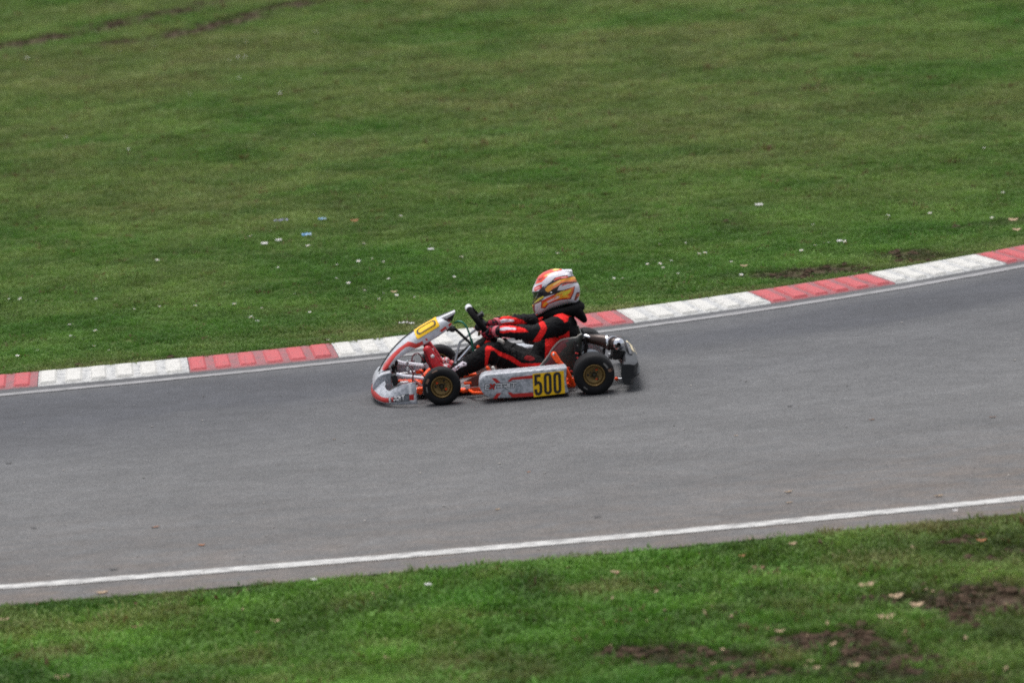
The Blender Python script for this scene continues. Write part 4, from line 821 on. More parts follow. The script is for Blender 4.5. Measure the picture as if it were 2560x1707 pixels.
# ---- boots: sole on the floor, toe up against the pedal
def boot(s):
    a = Vector((ank[0], ank[1]*-s, ank[2])); heel = Vector((ank[0]-.03, a.y, .085)); toe = Vector(K(cA(880, 700), -.15)); toe.y = a.y-.02*-s; toe = Vector((toe.x, a.y+.01*s, toe.z)); ball = heel.lerp(toe, .62)+Vector((-.012, 0, -.01))
    b_ = MB(); b_.cap(a, .050, heel+Vector((-.005, 0, .025)), .042, 18); b_.cap(heel+Vector((-.01, 0, .02)), .040, ball, .040, 18, fl=(1, 1)); b_.cap(ball, .040, toe, .027, 18, fl=(1, 1.15)); bo = voxel(b_, 'boot', .0045, [M['bootred']], drv, 3)
    mid = heel.lerp(ball, .55); d_ = (ball-heel).normalized(); up_ = (Vector((1, 0, 1.0))-d_*Vector((1, 0, 1.0)).dot(d_)).normalized()
    MB().cap(mid+up_*.020, .026, a.lerp(ball, .45)+up_*.006, .034, 14).build('laces', M['bootlace'], bo)
    sl_ = MB(); sl_.tube([heel-up_*.034, heel.lerp(ball, .5)-up_*.034, ball-up_*.034, toe-up_*.020+d_*.008], [.030, .030, .040, .024], 12, flat=(.28, 1)); sl_.build('sole', M['bootsole'], bo)
    MB().ell(tuple(ball.lerp(toe, .55)+Vector((.012, -.026*1, .0))), (.016, .012, .014), 12).build('toe_patch', M['white'], bo)
boot(-1); boot(1)
# ---- helmet
HC = (920, 700)
SIL = [(372, 735), (378, 680), (400, 620), (430, 560), (462, 485), (510, 395), (560, 345), (610, 305), (700, 260), (820, 220), (930, 205), (1040, 213), (1150, 226), (1240, 240), (1300, 320), (1365, 395), (1398, 480), (1450, 570), (1472, 660), (1473, 760), (1455, 850), (1440, 930), (1380, 985), (1250, 1000), (1100, 1030), (950, 1075), (800, 1130), (650, 1200), (560, 1240), (490, 1258), (425, 1215), (388, 1140), (372, 1060), (385, 990), (400, 900), (398, 800)]
Sp = smooth_path([Vector((a, b, 0)) for a, b in SIL+[SIL[0]]], 12)[:-1]; SL = [K(cH(p.x, p.y), 0) for p in Sp]; hcx, _, hcz = K(cH(*HC), 0)
def inflate(sil, c, wy, ny=44, e=2.25, y0=0):
    mb = MB(); rs = []
    for j in range(ny+1):
        t = -1+2*j/ny; ph = t*math.pi/2; yy_ = math.copysign(wy*abs(math.sin(ph))**.95, ph)
        sc = max(.004, (1-abs(math.sin(ph))**e)**(1/e) if abs(t) < 1 else .004)
        rs.append([(c[0]+(p[0]-c[0])*sc, yy_+y0, c[1]+(p[2]-c[1])*sc) for p in sil])
    return mb.rings(rs, cap=True)
hm = inflate(SL, (hcx, hcz), .128, 220)
hel = hm.build('helmet', M['helmetA'], drv, angle=60)
W_ = (.62, .59, .64); SAL = (.68, .045, .022); YE = (.78, .34, .03); OR = (.80, .12, .018); DK = (.018, .013, .018); RD = (.60, .020, .012); LY = (.72, .60, .05); BR = (.22, .035, .015)
jobs = [([(570, 1110), (585, 940), (740, 865), (920, 770), (1060, 700), (1240, 645), (1365, 600), (1330, 760), (1265, 905), (1050, 920), (900, 960), (760, 1015), (670, 1115)], DK), ([(585, 1100), (595, 950), (740, 875), (920, 782), (1060, 712), (1240, 658), (1352, 612), (1318, 760), (1252, 892), (1050, 908), (900, 948), (760, 1003), (665, 1103)], RD), ([(640, 700), (720, 580), (870, 500), (1000, 430), (1200, 385), (1330, 350), (1410, 420), (1415, 530), (1200, 530), (1060, 560), (960, 630), (850, 700), (740, 775), (660, 740)], DK), ([(440, 560), (505, 395), (600, 300), (720, 240), (850, 190), (1040, 190), (1070, 235), (900, 272), (760, 340), (660, 440), (600, 500), (480, 545)], SAL),
    ([(830, 235), (900, 195), (1010, 195), (1000, 222), (900, 250)], (.85, .6, .12)), ([(640, 375), (690, 335), (800, 295), (830, 300), (740, 350), (670, 385)], YE), ([(470, 520), (600, 470), (650, 430), (600, 505), (480, 548)], (.85, .08, .01)),
    ([(500, 450), (560, 430), (640, 395), (600, 435), (530, 470)], DK), ([(390, 640), (430, 560), (600, 520), (600, 560), (430, 640)], W_),
    ([(715, 575), (800, 500), (900, 408), (1030, 372), (1185, 345), (1200, 365), (1040, 395), (930, 430), (860, 490), (780, 555)], DK), ([(860, 470), (930, 402), (1040, 385), (1190, 368), (1210, 405), (1010, 432), (900, 468)], (.62, .09, .07)), ([(1040, 400), (1150, 385), (1190, 400), (1050, 420)], (.85, .3, .3)),
    ([(600, 640), (640, 590), (720, 565), (800, 515), (900, 470), (1010, 428), (1200, 405), (1210, 420), (1010, 460), (880, 520), (760, 600), (690, 660)], DK),
    ([(660, 680), (730, 600), (870, 525), (1000, 458), (1200, 415), (1330, 375), (1390, 420), (1400, 505), (1200, 505), (1060, 535), (960, 600), (850, 670), (740, 745), (680, 720)], YE),
    ([(800, 640), (950, 545), (1060, 485), (1200, 465), (1400, 445), (1400, 505), (1200, 505), (1055, 535), (960, 608), (840, 675), (780, 700)], (.88, .25, .09)), ([(860, 560), (1000, 475), (1040, 480), (920, 560), (850, 600)], (.88, .62, .22)), ([(730, 650), (790, 640), (830, 680), (780, 730), (740, 700)], (.88, .35, .05)),
    ([(530, 700), (600, 620), (650, 620), (685, 715), (745, 750), (850, 680), (960, 615), (1050, 530), (1200, 505), (1410, 500), (1415, 522), (1200, 525), (1060, 550), (1000, 600), (955, 700), (1060, 700), (1190, 672), (1080, 720), (980, 760), (860, 790), (700, 840), (620, 870), (520, 860), (540, 780)], DK),
    ([(1040, 590), (1080, 560), (1200, 530), (1340, 535), (1200, 552), (1060, 600)], RD), ([(950, 705), (1010, 620), (1200, 560), (1290, 560), (1350, 600), (1200, 650), (1050, 690)], W_),
    ([(590, 1090), (600, 950), (740, 880), (920, 790), (1060, 720), (1240, 670), (1340, 625), (1300, 760), (1240, 880), (1050, 895), (900, 935), (760, 990), (660, 1090)], OR), ([(610, 1080), (640, 1000), (900, 860), (1080, 780), (1230, 830), (1190, 865), (1000, 890), (860, 930), (740, 985), (660, 1060)], (.85, .42, .03)),
    ([(1060, 770), (1140, 715), (1270, 665), (1285, 690), (1250, 745), (1180, 800), (1090, 815)], LY), ([(1040, 725), (1130, 700), (1100, 760), (900, 840), (880, 815)], (.70, .45, .05)),
    ([(590, 960), (700, 880), (920, 785), (925, 800), (760, 885), (620, 975)], RD), ([(700, 960), (960, 828), (1015, 848), (960, 890), (740, 992)], (.80, .62, .62)), ([(880, 860), (930, 850), (910, 900), (860, 905)], (.75, .35, .3)),
    ([(360, 1010), (380, 980), (500, 900), (650, 840), (630, 905), (520, 960), (400, 1040), (370, 1060)], DK), ([(410, 965), (500, 890), (625, 828), (650, 852), (600, 890), (430, 990), (405, 1000)], LY), ([(365, 1060), (400, 1035), (520, 950), (600, 925), (590, 955), (440, 1035), (430, 1120), (450, 1240), (400, 1200), (370, 1120)], BR), ([(355, 1040), (390, 1020), (395, 1060), (365, 1080)], (.75, .4, .08)),
    ([(560, 1060), (600, 1060), (640, 1100), (600, 1120)], (.5, .08, .05)), ([(420, 640), (520, 580), (600, 555), (600, 610), (585, 645), (440, 722), (415, 700)], RD), ([(430, 660), (520, 610), (560, 610), (540, 645), (440, 690)], (.82, .35, .35)),
    ([(1395, 750), (1480, 730), (1450, 830), (1385, 935), (1335, 925), (1360, 850)], BR), ([(1400, 800), (1480, 775), (1470, 825), (1395, 848)], (.75, .13, .04)), ([(1250, 640), (1340, 620), (1260, 860), (1200, 900), (1180, 880), (1240, 820), (1280, 720)], (.75, .18, .05)), ([(640, 590), (720, 560), (710, 600), (640, 640)], (.30, .32, .36))]
V = verts_of(hel.data)
paint(hel, W_+(0,), [(cH, pl_, c_) for pl_, c_ in jobs])
# the eye opening: cut away, then a smoked visor in front of the balaclava
opn = [cH(*q) for q in [(340, 745), (400, 742), (520, 722), (560, 740), (545, 800), (520, 850), (400, 985), (340, 1010)]]
Vm = V.copy(); Vm[:, 1] = -np.abs(Vm[:, 1]); ins = inpoly(PX(Vm), opn) & (V[:, 0] < hcx-.07)
bm = bmesh.new(); bm.from_mesh(hel.data); bm.verts.ensure_lookup_table(); bmesh.ops.delete(bm, geom=[bm.verts[i] for i in np.nonzero(ins)[0]], context='VERTS'); bm.to_mesh(hel.data); bm.free()
so_ = hel.modifiers.new('Solid', 'SOLIDIFY'); so_.thickness = .012; so_.offset = -1
vs_ = inflate(SL, (hcx, hcz), .1295, 40); vz = vs_.build('visor', M['visor'], hel, angle=60); V = verts_of(vz.data); V[:, 0] = hcx+(V[:, 0]-hcx)*1.018; vz.data.vertices.foreach_set('co', V.astype(np.float32).ravel())
vop = [cH(*q) for q in [(300, 735), (400, 728), (520, 705), (610, 700), (640, 760), (600, 830), (520, 890), (400, 1000), (300, 1030)]]
Vm = V.copy(); Vm[:, 1] = -np.abs(Vm[:, 1]); ins = inpoly(PX(Vm), vop) & (V[:, 0] < hcx-.05)
bm = bmesh.new(); bm.from_mesh(vz.data); bm.verts.ensure_lookup_table(); bmesh.ops.delete(bm, geom=[bm.verts[i] for i in np.nonzero(~ins)[0]], context='VERTS'); bm.to_mesh(vz.data); bm.free()
for s in (-1, 1):
    p = K(cH(815, 755), -.124); MB().ell((p[0], p[1]*-s, p[2]), (.009, .006, .007), 14).build('visor_pivot', M['steel'], hel)
fn = MB(); fn.prism([(a, b) for a, b in Kp(cH, [(1130, 232), (1292, 232), (1300, 330), (1250, 300)], 0)], -.05, .05); fn.build('rear_spoiler', M['white'], hel, bevel=.004)
# ---- neck brace and the collar roll of the suit
nb = MB(); P0 = K(cH(700, 1255), 0); P1 = K(cH(1480, 1090), 0); cc = (Vector(P0)+Vector(P1))/2; ux = (Vector(P1)-Vector(P0)); Lx = ux.length/2; ux.normalize(); rs = []
nb_path = []
for j in range(41):
    a = 2*math.pi*j/40; nb_path.append(cc+ux*(math.cos(a)*(Lx))+Vector((0, 1, 0))*(.125*math.sin(a))+Vector((0, 0, 1))*(.012*math.sin(a)**2+.006*math.cos(2*a)))
for p, q in zip(nb_path[:-1], nb_path[1:]): nb.cap(p, .034, q, .034, 14, 4)
a_, b_ = Vector(K(cH(1440, 1170), 0)), Vector(K(cH(1560, 1345), 0))
for s in (-.09, -.06, -.03, 0, .03, .06, .09): nb.cap(Vector((a_.x-.01, s, a_.z)), .036, Vector((b_.x, s*.8, b_.z)), .023, 12)
nb.cap(K(cH(560, 1270), -.03), .018, K(cH(500, 1300), .0), .012, 12); nb.cap(K(cH(560, 1270), .03), .018, K(cH(500, 1300), .0), .012, 12)
voxel(nb, 'neck_brace', .005, M['foam'], drv, 5)
hb_ = MB()
for j in range(24):
    a0, a1 = 2*math.pi*j/24, 2*math.pi*(j+1)/24; c2 = Vector(K(cH(1040, 1090), 0)); f_ = lambda a: c2+Vector((math.cos(a)*.120, .095*math.sin(a), -.030+ .052*math.cos(a)*1.0))
    hb_.cap(f_(a0), .022, f_(a1), .022, 12, 4)
voxel(hb_, 'helmet_skirt', .005, M['foam'], drv, 4)
# ------------------------------------------------------------------ grass: real blades, scattered as instances over the ground
def blade_mat():
    m = bpy.data.materials.new('grass_blades'); m.use_nodes = True; t = m.node_tree; b = t.nodes['Principled BSDF']; N = t.nodes.new; lk = t.links.new
    b.inputs['Roughness'].default_value = .6; b.inputs['Specular IOR Level'].default_value = .25
    a = N('ShaderNodeAttribute'); a.attribute_type = 'INSTANCER'; a.attribute_name = 'tint'
    g = N('ShaderNodeNewGeometry'); n = N('ShaderNodeTexNoise'); n.inputs['Scale'].default_value = 60; lk(g.outputs['Position'], n.inputs['Vector'])
    r = N('ShaderNodeMapRange'); r.inputs[1].default_value = .3; r.inputs[2].default_value = .7; r.inputs[3].default_value = .80; r.inputs[4].default_value = 1.22; lk(n.outputs[0], r.inputs[0])
    cb = N('ShaderNodeCombineColor'); [lk(r.outputs[0], cb.inputs[k]) for k in range(3)]
    mx = N('ShaderNodeMix'); mx.data_type = 'RGBA'; mx.blend_type = 'MULTIPLY'; mx.inputs[0].default_value = 1; lk(a.outputs['Color'], mx.inputs[6]); lk(cb.outputs[0], mx.inputs[7]); lk(mx.outputs[2], b.inputs['Base Color'])
    tl = N('ShaderNodeBsdfTranslucent'); lk(mx.outputs[2], tl.inputs[0]); ms = N('ShaderNodeMixShader'); ms.inputs[0].default_value = .38; lk(b.outputs[0], ms.inputs[1]); lk(tl.outputs[0], ms.inputs[2]); lk(ms.outputs[0], t.nodes['Material Output'].inputs[0])
    return m
M['blade'] = blade_mat()
tufts = bpy.data.collections.new('grass_tuft_shapes')
for k in range(5):
    mb = MB()
    for j in range(20):
        a = random.uniform(0, 6.283); rr = .050*math.sqrt(random.random()); h = random.uniform(.016, .034); le = random.uniform(.2, 1.1); wd = random.uniform(.0022, .0042)
        x, y = rr*math.cos(a), rr*math.sin(a); b = a+random.uniform(-1, 1); dx, dy = math.cos(b)*le, math.sin(b)*le; tx, ty = -math.sin(b)*wd, math.cos(b)*wd
        c1 = (x+dx*h*.35, y+dy*h*.35, h*.6); c2 = (x+dx*h, y+dy*h, h*(1-.25*le))
        mb.add([(x-tx, y-ty, -.004), (x+tx, y+ty, -.004), (c1[0]+tx*.8, c1[1]+ty*.8, c1[2]), (c1[0]-tx*.8, c1[1]-ty*.8, c1[2]), c2], [(0, 1, 2, 3), (3, 2, 4)])
    o = mb.build('grass_tuft', M['blade'], fixn=False, smooth=False); COL.objects.unlink(o); tufts.objects.link(o)
def scatter(name, x, y, z, sc, tint, col, label, seed=0):
    n = len(x); me = bpy.data.meshes.new(name); me.vertices.add(n); me.vertices.foreach_set('co', np.stack([x, y, z], -1).astype(np.float32).ravel())
    me.attributes.new('tint', 'FLOAT_COLOR', 'POINT').data.foreach_set('color', np.concatenate([tint, np.ones((n, 1))], 1).astype(np.float32).ravel())
    me.attributes.new('size', 'FLOAT', 'POINT').data.foreach_set('value', sc.astype(np.float32))
    me.attributes.new('spin', 'FLOAT_VECTOR', 'POINT').data.foreach_set('vector', np.stack([RNG.normal(0, .12, n), RNG.normal(0, .12, n), RNG.uniform(0, 6.283, n)], -1).astype(np.float32).ravel())
    o = bpy.data.objects.new(name, me); COL.objects.link(o)
    ng = bpy.data.node_groups.new(name, 'GeometryNodeTree'); ng.interface.new_socket('Geometry', in_out='INPUT', socket_type='NodeSocketGeometry'); ng.interface.new_socket('Geometry', in_out='OUTPUT', socket_type='NodeSocketGeometry')
    N = ng.nodes.new; lk = ng.links.new; gi = N('NodeGroupInput'); go = N('NodeGroupOutput'); ip = N('GeometryNodeInstanceOnPoints'); ci = N('GeometryNodeCollectionInfo')
    ci.inputs['Collection'].default_value = col; ci.inputs['Separate Children'].default_value = True; ci.inputs['Reset Children'].default_value = True
    lk(gi.outputs[0], ip.inputs['Points']); lk(ci.outputs[0], ip.inputs['Instance']); ip.inputs['Pick Instance'].default_value = True
    a = N('GeometryNodeInputNamedAttribute'); a.data_type = 'FLOAT'; a.inputs[0].default_value = 'size'; lk(a.outputs[0], ip.inputs['Scale'])
    b = N('GeometryNodeInputNamedAttribute'); b.data_type = 'FLOAT_VECTOR'; b.inputs[0].default_value = 'spin'; e2r = N('FunctionNodeEulerToRotation'); lk(b.outputs[0], e2r.inputs[0]); lk(e2r.outputs[0], ip.inputs['Rotation'])
    rv = N('FunctionNodeRandomValue'); rv.data_type = 'INT'; rv.inputs[4].default_value = 0; rv.inputs[5].default_value = len(col.objects)-1; lk(rv.outputs[2], ip.inputs['Instance Index'])
    lk(ip.outputs[0], go.inputs[0]); md = o.modifiers.new('Scatter', 'NODES'); md.node_group = ng
    return tag(o, label, kind='stuff')
def lerp(a, b, t): return np.array(a)[None, :]*(1-t[:, None])+np.array(b)[None, :]*t[:, None]
def sprinkle(x, y, near):
    m = mud(x, y); dk = y-back_y(x); de = NEDGE(x)-y
    u = fbm(x*1.1, y*1.1, 61, 4); v = fbm(x*.33+4, y*.33, 62, 3); q = fbm(x*5, y*5, 63, 2); jit = RNG.uniform(0, 1, len(x))
    if near:
        tint = lerp((.062, .170, .018), (.125, .260, .038), np.clip((u-.35)*3.2, 0, 1)); tan = (.20, .17, .07)
        dry = np.clip((fbm(x*2.1, y*2.1, 64, 3)-.56)*5, 0, 1)*.55+.38*np.clip((x-.6)/2.0, 0, 1)+.5*np.exp(-de/.12)*(q > .45)
    else:
        tint = lerp((.080, .190, .028), (.135, .245, .048), np.clip((u-.36)*3.0, 0, 1)); tan = (.225, .235, .09)
        far = np.clip((dk-2.0)/8.0, 0, 1)
        dry = np.clip((v-.40)*2.2, 0, 1)*(.22+.30*far)+.22*far*np.clip((u-.4)*4, 0, 1)+.75*np.exp(-np.clip(dk, 0, None)/.55)*np.clip((fbm(x*1.3, y*2, 66, 3)-.36)*4, 0, 1)+.12*far+.6*np.exp(-(((x+.4)/1.6)**2+((dk-.35)/.6)**2))*np.clip((q-.3)*3, 0, 1)
    dry = np.clip(dry+RNG.normal(0, .10, len(x)), 0, .85)
    tint = tint*(1-dry[:, None])+np.array(tan)[None, :]*dry[:, None]
    brown = RNG.uniform(0, 1, len(x)) < (.010+.03*dry); tint[brown] = np.array((.12, .07, .035))*(.7+.6*jit[brown, None])
    mm = np.clip(m*1.1, 0, .92)*np.clip(.6+jit, 0, 1); tint = tint*(1-mm[:, None])+np.array((.050, .035, .024))[None, :]*mm[:, None]
    lo, hi = (.68, .66) if near else (.84, .36)
    tint *= ((lo+hi*np.clip((fbm(x*2.6, y*2.2, 68, 3)-.25)*2, 0, 1))*(.88+.24*q)+.15*(jit-.5))[:, None]
    keep = RNG.uniform(0, 1, len(x)) > m*.55
    size = (.60+.45*q+.5*fbm(x*1.7, y*1.7, 69, 3))*(1-.40*m)*(.85+.3*jit)*(1.15 if near else 1.0)*np.where(RNG.uniform(0, 1, len(x)) < .03, 1.6, 1)
    if near: size *= np.clip(.55+de*2.2, .5, 1.15)
    return keep, size, tint
def cloud(x0, x1, y0, y1, dens, inside):
    n = int((x1-x0)*(y1-y0)*dens); x = RNG.uniform(x0, x1, n); y = RNG.uniform(y0, y1, n); k = inside(x, y); return x[k], y[k]
E0 = lambda x, y: y < NEDGE(x)-.01+(fbm(x*2.2, y*0, 71, 4)-.5)*.22
x, y = cloud(-4.6, 4.6, -11.0, -5.6, 620, E0); k, s_, t_ = sprinkle(x, y, True); x, y, s_, t_ = x[k], y[k], s_[k], t_[k]
scatter('grass', x, y, height(x, y)-.008, s_, t_, tufts, 'green verge grass in front of the track with worn muddy spots')
K0 = lambda x, y: y > back_y(x)+.03
half = lambda y: 3.9+(y)*.155
xs_, ys_ = [], []
for (y0, y1, d) in ((1.6, 8, 480), (8, 16, 300), (16, 28, 190), (28, 62, 110)):
    hx = half(y1)+1.5; a, b = cloud(-hx, hx, y0, y1, d, lambda x, y: K0(x, y) & (np.abs(x) < half(y)+1.0)); xs_.append(a); ys_.append(b)
x, y = np.concatenate(xs_), np.concatenate(ys_); k, s_, t_ = sprinkle(x, y, False); x, y, s_, t_ = x[k], y[k], s_[k], t_[k]
s_ = s_*(1+np.clip((y-8)/40, 0, .9)); scatter('grass', x, y, height(x, y)-.008, s_, t_, tufts, 'mown infield grass rising gently behind the kerb')
xs_, ys_ = [], []
for (xa_, xb_, y0, y1) in ((-14, -4.6, -14, -5), (4.6, 14, -14, -2), (-4.6, 4.6, -16, -11)):
    a, b = cloud(xa_, xb_, y0, y1, 60, E0); xs_.append(a); ys_.append(b)
for (xa_, xb_, y0, y1) in ((-24, 24, 1, 66), (-40, 40, 62, 90)):
    a, b = cloud(xa_, xb_, y0, y1, 18, lambda x, y: K0(x, y) & ((np.abs(x) > half(y)+.8) | (y > 62))); xs_.append(a); ys_.append(b)
x, y = np.concatenate(xs_), np.concatenate(ys_); k, s_, t_ = sprinkle(x, y, False); scatter('grass', x[k], y[k], height(x[k], y[k])-.008, s_[k]*1.9, t_[k], tufts, 'coarser grass further out around the track')
# crumbs of soil on the worn spots
M['clod'] = mat('soil', (.075, .05, .034), .95, var=.45, scale=40, bump=.6, bscale=80, spec=.1)
clods = bpy.data.collections.new('soil_crumb_shapes')
for k in range(3):
    mb = MB(); mb.ell((0, 0, .004), (.028, .020, .013), 8); mb.v = [tuple(c*random.uniform(.75, 1.25) for c in p) for p in mb.v]; o = mb.build('soil_crumb', M['clod'], smooth=False); COL.objects.unlink(o); clods.objects.link(o)
def mudpts(x, y): 
    m = mud(x, y); k = RNG.uniform(0, 1, len(x)) < m*.6; return x[k], y[k]
a, b = cloud(-4.4, 4.4, -10.5, -6, 260, E0); a, b = mudpts(a, b); c, d = cloud(-8, 7, 1.8, 52, 60, K0); c, d = mudpts(c, d)
x, y = np.concatenate([a, c]), np.concatenate([b, d]); scatter('soil', x, y, height(x, y), RNG.uniform(.5, 1.7, len(x)), np.ones((len(x), 3))*.05, clods, 'crumbled brown soil on the worn bare spots in the grass')
# loose grit on the asphalt
M['grit'] = mat('pale_grit', (.30, .28, .26), .8, var=.4, scale=200)
grits = bpy.data.collections.new('grit_shapes')
for k in range(2):
    mb = MB(); mb.ell((0, 0, .002), (.007, .006, .0018), 6); o = mb.build('grit_stone', M['grit'], smooth=False); COL.objects.unlink(o); grits.objects.link(o)
x, y = cloud(-5, 5.5, -6.3, 4, 11, lambda x, y: (y > NEDGE(x)+.02) & (y < KERB(x)-.02)); w_ = RNG.uniform(0, 1, len(x)) < .25+.75*np.exp(-(y-NEDGE(x))/1.0); x, y = x[w_], y[w_]
scatter('grit', x, y, np.full_like(x, .006), RNG.uniform(.5, 1.5, len(x)), np.ones((len(x), 3)), grits, 'scattered pale grit lying loose on the asphalt')
# ------------------------------------------------------------------ litter, leaves, flowers: each a thing
M['leaf'] = mat('dry_tan_leaf', (.36, .25, .15), .7, var=.35, scale=60); M['leaf2'] = mat('brown_leaf', (.16, .075, .035), .7, var=.35, scale=60); M['leaf3'] = mat('orange_leaf', (.30, .11, .035), .7, var=.3, scale=60)
M['leafd'] = mat('dark_wet_leaf', (.02, .02, .02), .5, var=.3, scale=60)
M['petal'] = mat('white_petals', (.66, .65, .66), .6, var=.08); M['pollen'] = mat('yellow_flower_centre', (.65, .42, .03), .7, var=.1)
M['paper'] = mat('crumpled_white_paper', (.60, .58, .58), .6, var=.08, scale=60); M['bluefoil'] = mat('blue_wrapper', (.06, .28, .62), .35, var=.3, scale=30, col2=(.42, .52, .62), contrast=(.42, .6)); M['lilac'] = mat('lilac_ribbon', (.36, .33, .62), .5, var=.2, scale=30); M['orangep'] = mat('faded_orange_strip', (.42, .22, .05), .5, var=.2)
def leaf_mesh(sz, curl, lob):
    mb = MB(); n = 12; top = []
    for j in range(n):
        a = 2*math.pi*j/n; r = sz*(.55+.45*abs(math.cos(a)))*(1-lob*(j % 2)); x, y = r*math.cos(a), r*math.sin(a)*.62; top.append((x, y, curl*sz*(x*x+y*y)/(sz*sz)+.004+random.uniform(0, .1)*sz))
    vs = [(0, 0, .005)]+top+[(0, 0, .003)]+[(a, b, c-.002) for a, b, c in top]
    fs = [(0, 1+j, 1+(j+1) % n) for j in range(n)]+[(n+1, n+2+(j+1) % n, n+2+j) for j in range(n)]+[(1+j, n+2+j, n+2+(j+1) % n, 1+(j+1) % n) for j in range(n)]
    return mb.add(vs, fs)
def daisy_mesh():
    mb = MB(); mb.lathe((0, 0, .026), [(.0005, .003), (.0035, .002), (.004, 0)], 8, m=1, axis='Z'); 
    for j in range(9):
        a = 2*math.pi*j/9; c, s_ = math.cos(a), math.sin(a); p = lambda r, t, z: (r*c-t*s_, r*s_+t*c, .026+z)
        mb.add([p(.003, -.0015, 0), p(.003, .0015, 0), p(.013, .003, .003), p(.015, 0, .003), p(.013, -.003, .003)], [(0, 1, 2, 3, 4)], 0)
    mb.tube([(0, 0, 0), (.002, 0, .014), (0, 0, .026)], .0008, 4, m=2); return mb
dais = daisy_mesh().build('daisy', [M['petal'], M['pollen'], M['blade']], smooth=False, fixn=False)
cR5 = lambda X, Y: (550+X/3.92, 500+Y/3.92); cR1 = lambda X, Y: (X/2.613, 750+Y/2.613); cR2 = lambda X, Y: (1600+X/2.45, 550+Y/2.45); cR6 = lambda X, Y: (X/2.613, Y/2.613); cR3 = lambda X, Y: (1500+X/2.219, 1200+Y/2.219); cR4 = lambda X, Y: (X/2.138, 1300+Y/2.138)
DP = [cR5(*p) for p in [(1765, 178), (500, 338), (870, 480), (1785, 530), (1310, 605), (1360, 632), (1495, 597), (1605, 630), (1150, 660), (865, 725), (570, 687), (2330, 650), (2290, 775), (2190, 702), (1660, 800), (1135, 792), (1260, 845), (1415, 915), (1920, 980), (1565, 997), (1605, 945), (1730, 962), (240, 962), (380, 925), (730, 943), (410, 1082), (880, 1120), (320, 1180), (265, 1185), (360, 1217), (145, 1055), (2335, 478), (2060, 460), (1395, 458)]]
DP += [cR1(*p) for p in [(200, 18), (232, 25), (755, 95), (1045, 55), (875, 77), (1275, 60), (1715, 68), (1655, 130), (1677, 157), (465, 247), (487, 267), (545, 268), (627, 225), (615, 324), (570, 360), (717, 342), (247, 345), (112, 388), (85, 372), (457, 185), (140, 12), (2025, 95), (2068, 272), (2140, 278)]]
DP += [cR2(*p) for p in [(202, 42), (1205, 62), (1160, 153), (1130, 163), (1265, 150), (1070, 177), (990, 210), (400, 222), (357, 228), (190, 265), (52, 292), (120, 285), (190, 362), (232, 345), (562, 268), (280, 152), (310, 378), (2160, 8), (2140, 42), (1135, 258)]]
DP += [cR6(*p) for p in [(410, 27), (630, 218), (1025, 320), (1615, 292), (780, 350), (175, 400), (1440, 400), (1500, 405), (1550, 388), (1600, 383), (1250, 630), (1895, 582), (1835, 628), (365, 905), (430, 915), (2055, 890), (840, 990), (2245, 42), (2055, 232), (1565, 532)]]
DP += [(900+X/5.2275, 740+Y/5.2275) for X, Y in [(250, 78), (470, 30)]]+[(1260+X/5.2275, 640+Y/5.2275) for X, Y in [(1885, 150), (1425, 325), (1560, 342), (700, 5)]]
for _ in range(22):
    px = random.uniform(10, 2540); DP.append((px, 700+random.gauss(0, 90)-px*.085))
first = True
for px, py in DP:
    x, y, z = GH(px, py)
    if y < back_y(x)+.06: continue
    o = dais if first else dais.copy()
    if not first: COL.objects.link(o)
    first = False; sc_ = random.uniform(.6, 1.2)*(1+max(0, y-6)*.02); o.location = (x, y, z); o.scale = (sc_,)*3; o.rotation_euler = (random.uniform(-.1, .5), random.uniform(-.3, .3), random.uniform(0, 6))
    tag(o, 'tiny white daisy flower standing in the mown infield grass', 'flower', 'daisies dotted over the infield grass')
